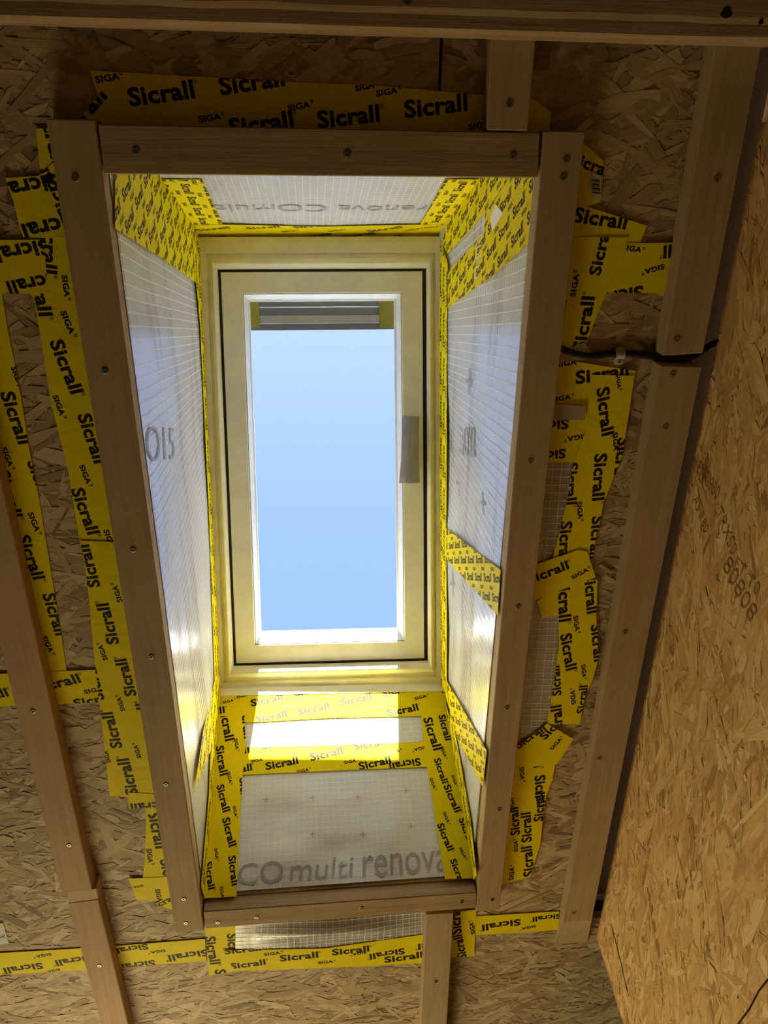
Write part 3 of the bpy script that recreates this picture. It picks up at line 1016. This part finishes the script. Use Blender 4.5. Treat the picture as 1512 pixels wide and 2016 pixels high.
tape('tape piece with upright letters below the barcode sticker', C, [(1110, 396), (1160, 408), (1272, 444), (1256, 482), (1110, 476)], 2, [('S', 1125, 437, 1229, 452)])
tape('tape column with sideways letters right of the framing batten above the cable', C, [(1105, 466), (1234, 466), (1222, 520), (1196, 570), (1184, 592), (1152, 673), (1085, 695)], 4, [('S', 1180, 542, 1203, 440), ('G', 1131, 583, 1139, 538), ('S', 1150, 690, 1170, 583), ('S', 1100, 680, 1115, 590)])
tape('tape patch reaching behind the upper right batten with upside down letters', C, [(1200, 478), (1360, 477), (1345, 585), (1306, 584), (1290, 576), (1200, 575), (1190, 578), (1190, 520)], 3,
     [('G', 1305, 518, 1266, 529), ('S', 1402, 468, 1304, 482), ('S', 1264, 560, 1160, 580), ('G', 1222, 491, 1259, 497), ('S', 1400, 560, 1305, 575)])
tape('tape patch just below the black cable', C, [(1080, 702), (1140, 712), (1250, 729), (1237, 806), (1222, 850), (1190, 908), (1055, 908)], 2,
     [('G', 1095, 722, 1134, 716), ('S', 1132, 756, 1236, 740), ('G', 1085, 791, 1123, 784), ('S', 1118, 822, 1035, 832), ('G', 1154, 851, 1115, 858), ('S', 1112, 881, 1035, 893), ('S', 1240, 872, 1145, 884)])
tape('upper tape column with sideways letters beside the right batten', C, [(1162, 736), (1246, 738), (1237, 806), (1222, 898), (1186, 988), (1164, 1098), (1086, 1098), (1113, 991), (1126, 911), (1150, 850)], 4,
     [('S', 1171, 764, 1182, 858), ('G', 1210, 735, 1213, 764), ('G', 1203, 850, 1206, 886), ('S', 1168, 892, 1163, 984), ('G', 1133, 986, 1136, 1020), ('S', 1101, 1025, 1097, 1108), ('S', 1163, 1015, 1158, 1098), ('S', 1113, 910, 1111, 992), ('S', 1214, 860, 1204, 950)])
tape('short slanting cross tape halfway down beside the right framing batten', C, [(1040, 1112), (1135, 1079), (1153, 1082), (1170, 1133), (1122, 1150), (1030, 1186)], 7, [('S', 1040, 1147, 1119, 1116), ('G', 1125, 1137, 1157, 1120)])
tape('lower tape column with sideways letters beside the right batten', C, [(1055, 1180), (1122, 1140), (1174, 1138), (1172, 1214), (1179, 1283), (1166, 1331), (1150, 1367), (1139, 1422), (1075, 1422), (1091, 1327), (1099, 1265), (1097, 1207), (1066, 1213)], 5,
     [('S', 1096, 1138, 1098, 1222), ('S', 1147, 1128, 1153, 1206), ('G', 1126, 1210, 1130, 1240), ('S', 1100, 1247, 1112, 1318), ('S', 1160, 1228, 1167, 1300), ('G', 1142, 1305, 1144, 1331), ('S', 1104, 1364, 1100, 1306), ('G', 1132, 1382, 1130, 1354), ('S', 1108, 1450, 1104, 1383), ('S', 1150, 1400, 1156, 1345)])
tape('small slanting tape piece near the lower end of the right framing batten', C, [(1005, 1474), (1075, 1420), (1127, 1450), (1095, 1500), (1040, 1505)], 7, [('S', 1072, 1452, 1124, 1402), ('G', 1086, 1472, 1106, 1450), ('S', 1020, 1470, 1074, 1430)])
tape('bottom tape column tapering along the right framing batten', C, [(995, 1468), (1095, 1480), (1086, 1530), (1074, 1562), (1068, 1600), (1062, 1659), (1042, 1722), (1012, 1730), (970, 1742)], 5,
     [('S', 1040, 1450, 1049, 1508), ('S', 1050, 1524, 1055, 1585), ('G', 1021, 1507, 1023, 1532), ('S', 1023, 1638, 1019, 1584), ('S', 1046, 1652, 1044, 1594), ('S', 1051, 1719, 1046, 1660), ('G', 1019, 1672, 1018, 1650), ('S', 1068, 1612, 1072, 1555), ('G', 1012, 1590, 1010, 1566), ('G', 1010, 1728, 1012, 1702)])

# bottom end of the shaft
T = BOT
tape('yellow tape along the sill under the window, upper of two bands', T, [(430, 1370), (560, 1366), (876, 1354), (880, 1402), (827, 1411), (660, 1414), (482, 1424), (429, 1430)], 1,
     [('G', 439, 1387, 461, 1382), ('S', 495, 1393, 558, 1379), ('S', 581, 1374, 642, 1361), ('G', 560, 1397, 584, 1391), ('G', 645, 1378, 668, 1373), ('S', 673, 1391, 733, 1378), ('S', 754, 1374, 813, 1361),
      ('S', 588, 1411, 650, 1397), ('S', 505, 1425, 566, 1412), ('G', 735, 1399, 760, 1394), ('S', 764, 1412, 825, 1400), ('G', 817, 1380, 841, 1374), ('G', 654, 1412, 678, 1407), ('S', 382, 1416, 443, 1405), ('G', 466, 1377, 488, 1372)])
tape('yellow band across the bottom end of the shaft, lower of two bands', T, [(470, 1473), (660, 1468), (845, 1461), (845, 1511), (660, 1518), (470, 1527)], 1,
     [('S', 430, 1496, 492, 1484), ('S', 517, 1478, 580, 1465), ('G', 582, 1485, 606, 1480), ('S', 612, 1500, 676, 1486), ('S', 698, 1479, 760, 1467), ('G', 763, 1487, 788, 1482), ('G', 495, 1503, 518, 1499), ('S', 524, 1518, 588, 1505),
      ('G', 678, 1506, 702, 1501), ('S', 708, 1518, 771, 1504), ('S', 436, 1530, 497, 1518), ('G', 838, 1469, 814, 1475), ('S', 826, 1493, 765, 1504), ('G', 585, 1524, 609, 1519)])
tape('upright tape along the left corner of the bottom end of the shaft', T, [(429, 1412), (482, 1410), (484, 1470), (478, 1527), (472, 1640), (466, 1766), (398, 1770)], 2,
     [('S', 474, 1391, 480, 1456), ('S', 432, 1398, 443, 1462), ('G', 461, 1456, 464, 1478), ('S', 424, 1472, 433, 1530), ('G', 447, 1522, 451, 1544), ('S', 426, 1549, 439, 1602), ('G', 458, 1589, 462, 1610), ('S', 437, 1614, 451, 1670),
      ('G', 422, 1672, 425, 1694), ('S', 449, 1688, 456, 1746), ('S', 403, 1700, 410, 1754), ('G', 433, 1747, 436, 1770), ('S', 471, 1534, 476, 1594)])
tape('upright tape along the right corner of the bottom end of the shaft', T, [(876, 1354), (827, 1400), (834, 1462), (840, 1511), (860, 1637), (876, 1732), (937, 1730), (900, 1500)], 2,
     [('S', 832, 1416, 853, 1480), ('G', 867, 1472, 874, 1493), ('S', 853, 1496, 870, 1545), ('G', 845, 1534, 853, 1555), ('S', 872, 1549, 895, 1602), ('G', 871, 1601, 880, 1622), ('S', 859, 1625, 881, 1678), ('S', 902, 1614, 922, 1666),
      ('G', 903, 1671, 913, 1692), ('S', 885, 1695, 905, 1745), ('G', 888, 1528, 895, 1548), ('S', 881, 1352, 826, 1363), ('S', 862, 1410, 876, 1460)])
# top end
T = TOP
tape('tape band along the head of the window at the top of the shaft', T, [(384, 440), (440, 439), (640, 443), (828, 439), (880, 440), (872, 474), (800, 468), (640, 468), (500, 460), (388, 470)], 2,
     [('S', 392, 452, 455, 446), ('S', 488, 448, 552, 444), ('S', 580, 446, 645, 442), ('G', 556, 454, 586, 451), ('S', 588, 467, 655, 459), ('G', 648, 453, 680, 450), ('S', 680, 464, 742, 457), ('S', 728, 454, 795, 445), ('S', 732, 472, 797, 462), ('G', 800, 452, 832, 447), ('G', 836, 446, 868, 443), ('S', 395, 470, 450, 463)])
tape('tape in the top left corner of the shaft end', T, [(318, 350), (398, 350), (440, 441), (380, 440)], 1, fill=((372, 355), (408, 430)), flen=.062)
tape('tape in the top right corner of the shaft end', T, [(876, 350), (955, 350), (882, 441), (826, 441)], 1, fill=((845, 436), (900, 355)), flen=.062)
# left side
T = LEFT
tape('broad yellow tape at the top of the left side of the shaft', T, [(222, 340), (318, 345), (382, 437), (390, 472), (390, 561), (310, 505), (222, 450)], 1, fill=((262, 470), (300, 372)), flen=.062)
tape('narrow tape along the left edge of the window', T, [(376, 480), (392, 468), (410, 800), (431, 1362), (428, 1400), (420, 1345), (408, 1000), (391, 640)], 2, fill=((386, 560), (425, 1350)), flen=.07)
tape('pleated tape wedge at the lower left corner of the shaft', T, [(420, 1338), (431, 1346), (429, 1400), (399, 1768), (392, 1745), (408, 1560), (410, 1480), (378, 1560), (396, 1440)], 3, fill=((425, 1390), (400, 1700)), flen=.07)
# right side
T = RIGHT
tape('slanting yellow tape at the top of the right side of the shaft', T, [(945, 345), (1010, 345), (956, 422), (884, 499), (874, 480), (881, 441)], 1, fill=((890, 500), (960, 372)), flen=.062)
tape('broad yellow tape on the right side of the shaft with a slanting lower edge', T, [(885, 534), (957, 458), (958, 422), (1010, 345), (1064, 340), (1054, 470), (970, 545), (883, 607)], 1, fill=((890, 590), (985, 430)), flen=.062)
tape('narrow tape along the right edge of the window', T, [(871, 470), (885, 520), (884, 620), (882, 1040), (883, 1345), (890, 1420), (876, 1362), (868, 1345), (866, 700)], 3, fill=((875, 560), (876, 1340)), flen=.07)
tape('slanting tape band across the middle of the right side of the shaft', T, [(880, 1039), (990, 1122), (984, 1212), (880, 1098)], 2, fill=((884, 1075), (985, 1060)), flen=.055)
tape('slanting tape band near the lower end of the right side of the shaft', T, [(881, 1338), (962, 1478), (954, 1548), (884, 1418)], 2, fill=((886, 1385), (955, 1420)), flen=.055)
tape('tape in the lower right corner of the shaft', T, [(878, 1360), (896, 1425), (914, 1520), (930, 1610), (942, 1722), (936, 1732)], 3, fill=((885, 1400), (932, 1700)), flen=.06)
tape('small white film patch on the upper right side of the shaft', T, [(971, 428), (981, 402), (996, 420), (974, 455)], 4, mat='thread', name='film_patch', group=None, cat='film')

# print on the membranes
def st_bot(q): return ((q.x + .231) / .516, (q.z - 1.034) / .436)
def st_top(q): return ((q.x + .231) / .516, (q.z - 1.047) / .728)
def st_side(q):
    t = (q.y - vtop(q.z)) / (vbot(q.z) - vtop(q.z))
    return ((q.z - 1.035) / (.75 * (1 - t) + .43 * t), t)


def mem_print(P, root, words, h=.0014, clip=None, st=None):
    hf = lambda q: DISP[root.name](*[min(1, max(0, c)) for c in st(q)])
    big = clip or [[V((-3, -3)), V((3, -3)), V((3, 3))], [V((-3, -3)), V((3, 3)), V((-3, 3))]]
    w2 = [place_word(q[0], P.px2(q[1], q[2]), P.px2(q[3], q[4]), q[5] if len(q) > 5 else 1.0) for q in words]
    return print_mesh(P, big, w2, h, root, MAT['grey_ink'], 'printed_lettering', hf)


clipB = tess([BOT.px2(*p) for p in ((464, 1600), (850, 1590), (876, 1735), (462, 1770))])
mem_print(BOT, memB, [('CO', 468, 1745, 558, 1738), ('multi', 570, 1736, 698, 1727), ('renova', 714, 1730, 884, 1716)], .0016, clipB, st_bot)
mem_print(BOT, memB, [('+', x - 6, y + 6, x + 6, y + 5) for x, y in ((524, 1575), (616, 1572), (705, 1570), (800, 1558), (616, 1645), (715, 1644), (810, 1628))], .0016, None, st_bot)
mem_print(RIGHT, memR, [('+', x - 5, y + 4, x + 5, y + 7) for x, y in ((886, 774), (925, 770), (901, 972), (953, 1008), (893, 1172))], .0016, None, st_side)
mem_print(TOP, memT, [('comulti', 842, 404, 410, 402)], .0014, None, st_top)
mem_print(RIGHT, memR, [('murenova', 881, 890, 940, 902, .50)], .0016, None, st_side)
mem_print(LEFT, memL, [('ISO', 289, 910, 344, 903, .55)], .0016, None, st_side)
for i, x in enumerate((457, 559, 660, 760)):
    mem_print(TOP, memT, [('IK', x, 474, x + 40, 470)], .0014, None, st_top)

# ------------------------------------------------------------------ the roof window
WC = V((-0.23010882, 0.22598969, 1.77633101))
WR = Matrix(((0.99897407, -0.00463732, 0.04504778), (-0.00961521, 0.95034285, 0.31105629), (-0.0442533, -0.31117031, 0.94932328)))
WW, WH = .520, 1.0012


def wl(a, b, d): return WC + WR @ V((a, b, d))
def wpx(x, y, d):
    r = ray(x, y)
    wn = V((WR[0][2], WR[1][2], WR[2][2]))
    q = r * ((WC + wn * d).dot(wn) / r.dot(wn))
    return WR.transposed() @ (q - WC)


def rect_px(d, tl, tr_, br_, bl_):
    a, b, c, e = wpx(*tl, d), wpx(*tr_, d), wpx(*br_, d), wpx(*bl_, d)
    return ((a.x + e.x) / 2, (b.x + c.x) / 2, (a.y + b.y) / 2, (c.y + e.y) / 2)


def rings(name, rects, mat, parent, closed=True, bevel=0):
    vs, fs = [], []
    for (a0, a1, b0, b1, d) in rects:
        vs += [wl(a0, b0, d), wl(a1, b0, d), wl(a1, b1, d), wl(a0, b1, d)]
    m = len(rects)
    for j in range(m if closed else m - 1):
        for i in range(4):
            p, q = 4 * j, 4 * ((j + 1) % m)
            fs.append((p + i, p + (i + 1) % 4, q + (i + 1) % 4, q + i))
    return fix_normals(mk(name, vs, fs, mat, parent), bevel)


def inset(r, k, d): return (r[0] + k, r[1] - k, r[2] + k, r[3] - k, d)


win = empty('window_1', wl(WW / 2, WH, 0))
tag(win, 'cream plastic roof window with grey handle at the end of the shaft', 'window', kind='structure')
RO = (-.012, WW + .012, -.012, WH + .012)
RF = rect_px(0, (428, 528), (840, 529), (842, 1300), (459, 1316))
RO2 = (0, WW, 0, WH)
def lerp(k, d): return tuple(RO2[i] * (1 - k) + RF[i] * k for i in range(4)) + (d,)
RX = (-.04, WW + .04, -.05, WH + .04)
rings('frame', [RX + (.085,), RX + (.03,), RO + (.03,), RO + (-.002,), lerp(0, -.004), lerp(.40, -.004), lerp(.43, .003), lerp(.60, .003), lerp(.63, -.006), lerp(.78, -.0095), lerp(.84, -.0085), lerp(.97, .002), lerp(1.0, .012), lerp(1.0, .085)], MAT['pvc'], win)
RS = rect_px(.010, (434, 534), (832, 534), (836, 1295), (464, 1309))
RI = rect_px(.010, (478, 577), (790, 577), (797, 1264), (502, 1268))
RG = rect_px(.038, (493, 593), (775, 593), (782, 1238), (513, 1243))
rings('gasket', [inset(RF, -.0005, .0095), inset(RF, -.0005, .030), inset(RS, .0005, .030), inset(RS, .0005, .0118)], MAT['rubber'], win)
rings('sash', [RS + (.07,), inset(RS, 0, .0125), inset(RS, .002, .010), inset(RI, -.0015, .010), inset(RI, 0, .0115), RI + (.04,), RI + (.07,)], MAT['pvc'], win)
RM = tuple(RI[i] * .35 + RG[i] * .65 for i in range(4))
rings('glazing_bead', [RI + (.030,), inset(RI, .0004, .0135), inset(RI, .002, .012), RM + (.029,), inset(RM, .0006, .033), RG + (.0365,), RG + (.042,), RI + (.042,)], MAT['white_pvc'], win)
a0, a1, b0, b1 = RG[0] - .006, RG[1] + .006, RG[2] - .006, RG[3] + .006
vs = [wl(a, b, d) for d in (.0385, .0415) for (a, b) in ((a0, b0), (a1, b0), (a1, b1), (a0, b1))]
fix_normals(mk('pane', vs, [(0, 1, 2, 3), (7, 6, 5, 4), (0, 4, 5, 1), (1, 5, 6, 2), (2, 6, 7, 3), (3, 7, 4, 0)], MAT['glass'], win))
# waisted handle plate on the right stile
hp = [(wpx(793, 818, -.012), wpx(826, 820, -.012)), (wpx(791, 860, -.014), wpx(825, 860, -.014)), (wpx(790, 905, -.015), wpx(825, 905, -.015)), (wpx(787, 940, -.014), wpx(826, 940, -.014)), (wpx(786, 951, -.012), wpx(827, 951, -.012))]
vs, fs = [], []
m = 9
for (l, r) in hp:
    for k in range(m):
        t = k / (m - 1)
        p = l.lerp(r, t)
        bow = .010 * math.sin(math.pi * t)
        vs.append(wl(p.x, p.y, p.z - bow + .004))
    for k in range(m - 1, -1, -1):
        t = k / (m - 1)
        p = l.lerp(r, t)
        bow = .010 * math.sin(math.pi * t)
        vs.append(wl(p.x, p.y, p.z - bow * .8 + .0085))
for j in range(len(hp) - 1):
    for k in range(2 * m):
        a = j * 2 * m + k; b = j * 2 * m + (k + 1) % (2 * m)
        fs.append((a, b, b + 2 * m, a + 2 * m))
fs += [tuple(range(2 * m)), tuple(range(len(vs) - 1, len(vs) - 2 * m - 1, -1))]
fix_normals(mk('handle', vs, fs, MAT['handle'], win))
pm = hp[2][0].lerp(hp[2][1], .5)
cb = hp[4][0].lerp(hp[4][1], .5)
vs = []
for d in (-.008, .0108):
    for (a, b) in ((-.011, -.055), (.011, -.055), (.011, .045), (0, .0515), (-.011, .045)):
        vs.append(wl(pm.x + a, pm.y + b * 1.25, d))
fix_normals(mk('handle_mount', vs, [(0, 1, 2, 3, 4), (9, 8, 7, 6, 5)] + [(i, (i + 1) % 5, 5 + (i + 1) % 5, 5 + i) for i in range(5)], MAT['pvc'], win))
# mounting gap strip under the frame, pale
strip = []
for (x, y) in ((430, 1358), (876, 1346), (879, 1362), (429, 1372)):
    strip.append(BOT.hit(x, y) + BOT.N * .0045)
vs = strip + [p - BOT.N * .004 for p in strip]
fix_normals(mk('seal_strip', vs, [(0, 1, 2, 3), (7, 6, 5, 4), (0, 4, 5, 1), (1, 5, 6, 2), (2, 6, 7, 3), (3, 7, 4, 0)], MAT['thread'], win))

# grey band outside the head of the pane, modelled in place of a reflection
refl_band = empty('flashing_hood', wl(WW / 2, .1, .11))
tag(refl_band, 'grey flashing hood outside, seen through the top of the pane', 'flashing')


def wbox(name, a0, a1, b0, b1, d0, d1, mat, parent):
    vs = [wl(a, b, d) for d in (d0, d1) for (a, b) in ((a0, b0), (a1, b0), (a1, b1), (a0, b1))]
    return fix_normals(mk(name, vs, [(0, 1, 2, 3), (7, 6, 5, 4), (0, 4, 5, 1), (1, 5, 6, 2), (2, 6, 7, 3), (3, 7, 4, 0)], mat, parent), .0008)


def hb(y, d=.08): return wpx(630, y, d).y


wbox('cover_sheet', .02, WW - .02, .02, hb(650), .080, .083, MAT['flash'], refl_band)
wbox('cover_strip', .02, WW - .02, hb(621), hb(637), .078, .084, MAT['flash2'], refl_band)
wbox('cover_lip', .02, WW - .02, hb(603.5), hb(605.5), .078, .084, MAT['white_pvc'], refl_band)
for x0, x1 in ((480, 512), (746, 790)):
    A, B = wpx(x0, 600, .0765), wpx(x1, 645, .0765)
    wbox('yellow_tape_end', A.x, B.x, A.y - .01, B.y, .0765, .0775, MAT['olive'], refl_band)  # corner patches painted as reflected yellow

# ------------------------------------------------------------------ small things on the ceiling


def tube(name, pts, r, mat, parent=None, k=8):
    vs, fs = [], []
    n = len(pts)
    for i, p in enumerate(pts):
        t = (pts[min(i + 1, n - 1)] - pts[max(i - 1, 0)]).normalized()
        a = t.cross(V((0, 0, 1))).normalized(); b = t.cross(a)
        for j in range(k):
            w_ = 2 * math.pi * j / k
            vs.append(p + a * r * math.cos(w_) + b * r * math.sin(w_))
    for i in range(n - 1):
        for j in range(k):
            fs.append((i * k + j, i * k + (j + 1) % k, (i + 1) * k + (j + 1) % k, (i + 1) * k + j))
    fs += [tuple(range(k)), tuple(range(n * k - 1, n * k - k - 1, -1))]
    return fix_normals(mk(name, vs, fs, mat, parent, smooth=True))


def spline(ctrl, m=8):
    out = []
    n = len(ctrl)
    for i in range(n - 1):
        p0, p1, p2, p3 = ctrl[max(i - 1, 0)], ctrl[i], ctrl[i + 1], ctrl[min(i + 2, n - 1)]
        for j in range(m):
            t = j / m
            out.append(.5 * ((2 * p1) + (p2 - p0) * t + (2 * p0 - 5 * p1 + 4 * p2 - p3) * t * t + (3 * p1 - p0 - 3 * p2 + p3) * t ** 3))
    out.append(ctrl[-1])
    return out


P = Plane((0, 0, 1.0245), (0, 0, -1), (1, 0, 0))
ctrl = [P.hit(x, y) for (x, y) in ((1085, 676), (1112, 689), (1140, 698), (1170, 701), (1205, 697), (1240, 697), (1285, 702), (1330, 707), (1362, 703))]
q = P.hit(1400, 676); ctrl += [V((q.x, q.y, 1.020)), V((.60, q.y - .03, 1.0))]
cab = tube('electric_cable', spline(ctrl), .0046, MAT['cable'])
tag(cab, 'black electric cable crossing the gap in the right batten', 'cable')
# cable clip: base tab with nail and a saddle
cq = P.hit(1219, 697)
clip = empty('cable_clip', (cq.x, cq.y, OSB_N - .002))
tag(clip, 'pale plastic clip holding the black cable', 'clip')
vs, fs = [], []
k = 10
for s in (-1, 1):
    for i in range(k + 1):
        a = math.pi * i / k
        for r in (.0058, .0076):
            vs.append((cq.x + s * .006, cq.y + r * math.cos(a), 1.0245 - r * math.sin(a)))
m = 2 * (k + 1)
for i in range(k):
    a = 2 * i
    fs += [(a, a + 1, a + 3, a + 2), (m + a, m + a + 2, m + a + 3, m + a + 1), (a + 1, m + a + 1, m + a + 3, a + 3), (a, a + 2, m + a + 2, m + a)]
fix_normals(mk('saddle', vs, fs, MAT['clip'], clip))
slab('tab', cq.x - .006, cq.x + .006, cq.y + .0055, cq.y + .0135, 1.0195, 1.0275, MAT['clip'], clip)
slab('tab', cq.x - .006, cq.x + .006, cq.y - .0095, cq.y - .0055, 1.0215, 1.0275, MAT['clip'], clip)
o = bpy.data.objects.new('nail', SCREW); place(o, V((cq.x, cq.y + .0095, 1.0193)), clip); o.scale = (.5, .5, .5)

tape('crumpled clear tape over the cable where it leaves the framing batten', C, [(1095, 690), (1148, 672), (1160, 690), (1146, 705), (1104, 712), (1090, 700)], 6, name='clear_tape', group=None, mat='clear_tape')
tape('small square of clear tape stuck on the yellow tape right of the batten', C, [(1082, 792), (1150, 797), (1148, 824), (1078, 824)], 8, name='clear_tape', group=None, mat='clear_tape')
st = tape('white barcode sticker at the end of a yellow tape', C, [(1163, 340), (1180, 346), (1182, 392), (1166, 386), (1160, 362)], 3, name='barcode_sticker', group=None, mat='paper', cat='sticker')
for k in range(7):
    y = 352 + 4.2 * k
    p = [C.px2(1162 + .3 * k, y), C.px2(1178 + .3 * k, y + 2), C.px2(1178 + .3 * k, y + 2 + (1.3 if k % 2 else 2.2)), C.px2(1162 + .3 * k, y + (1.3 if k % 2 else 2.2))]
    mk('barcode_bar', [C.to3(c, .0043) for c in p], [(0, 1, 2, 3)], MAT['ink'], st)
lb = tape('pale paper label on the boards at the lower left picture edge', C, [(-20, 1812), (7, 1816), (18, 1855), (-20, 1862)], 0, name='paper_label', group=None, mat='paper', cat='label')
print_mesh(C, tess([C.px2(*p) for p in ((-60, 1800), (30, 1800), (30, 1880), (-60, 1880))]), [place_word('ic', C.px2(1, 1845), C.px2(12, 1844))], .0025, lb, MAT['green_ink'])
pc = C.px2(1178, 1111); pd = C.px2(1203, 1126)
tape('reddish wood splinter beside the right tape column', C, [(1176, 1112), (1181, 1108), (1204, 1122), (1201, 1129)], 0, name='wood_splinter', group=None, mat='batten_red', cat='splinter', thick=.002)
# stamped characters on the orange wall
stp = [('ENG080', 1372, 930, 1412, 986), ('AS R80', 1366, 985, 1388, 1052), ('TRXS0', 1410, 1012, 1442, 1096), ('80808', 1424, 1118, 1478, 1228), ('FT T0', 1446, 1118, 1492, 1176)]
bigc = [[V((-3, -3)), V((3, -3)), V((3, 3))], [V((-3, -3)), V((3, 3)), V((-3, 3))]]
print_mesh(WALL, bigc, [place_word(q[0], WALL.px2(q[1], q[2]), WALL.px2(q[3], q[4])) for q in stp], .0017, wall_right, MAT['stamp'], 'stamped_characters')
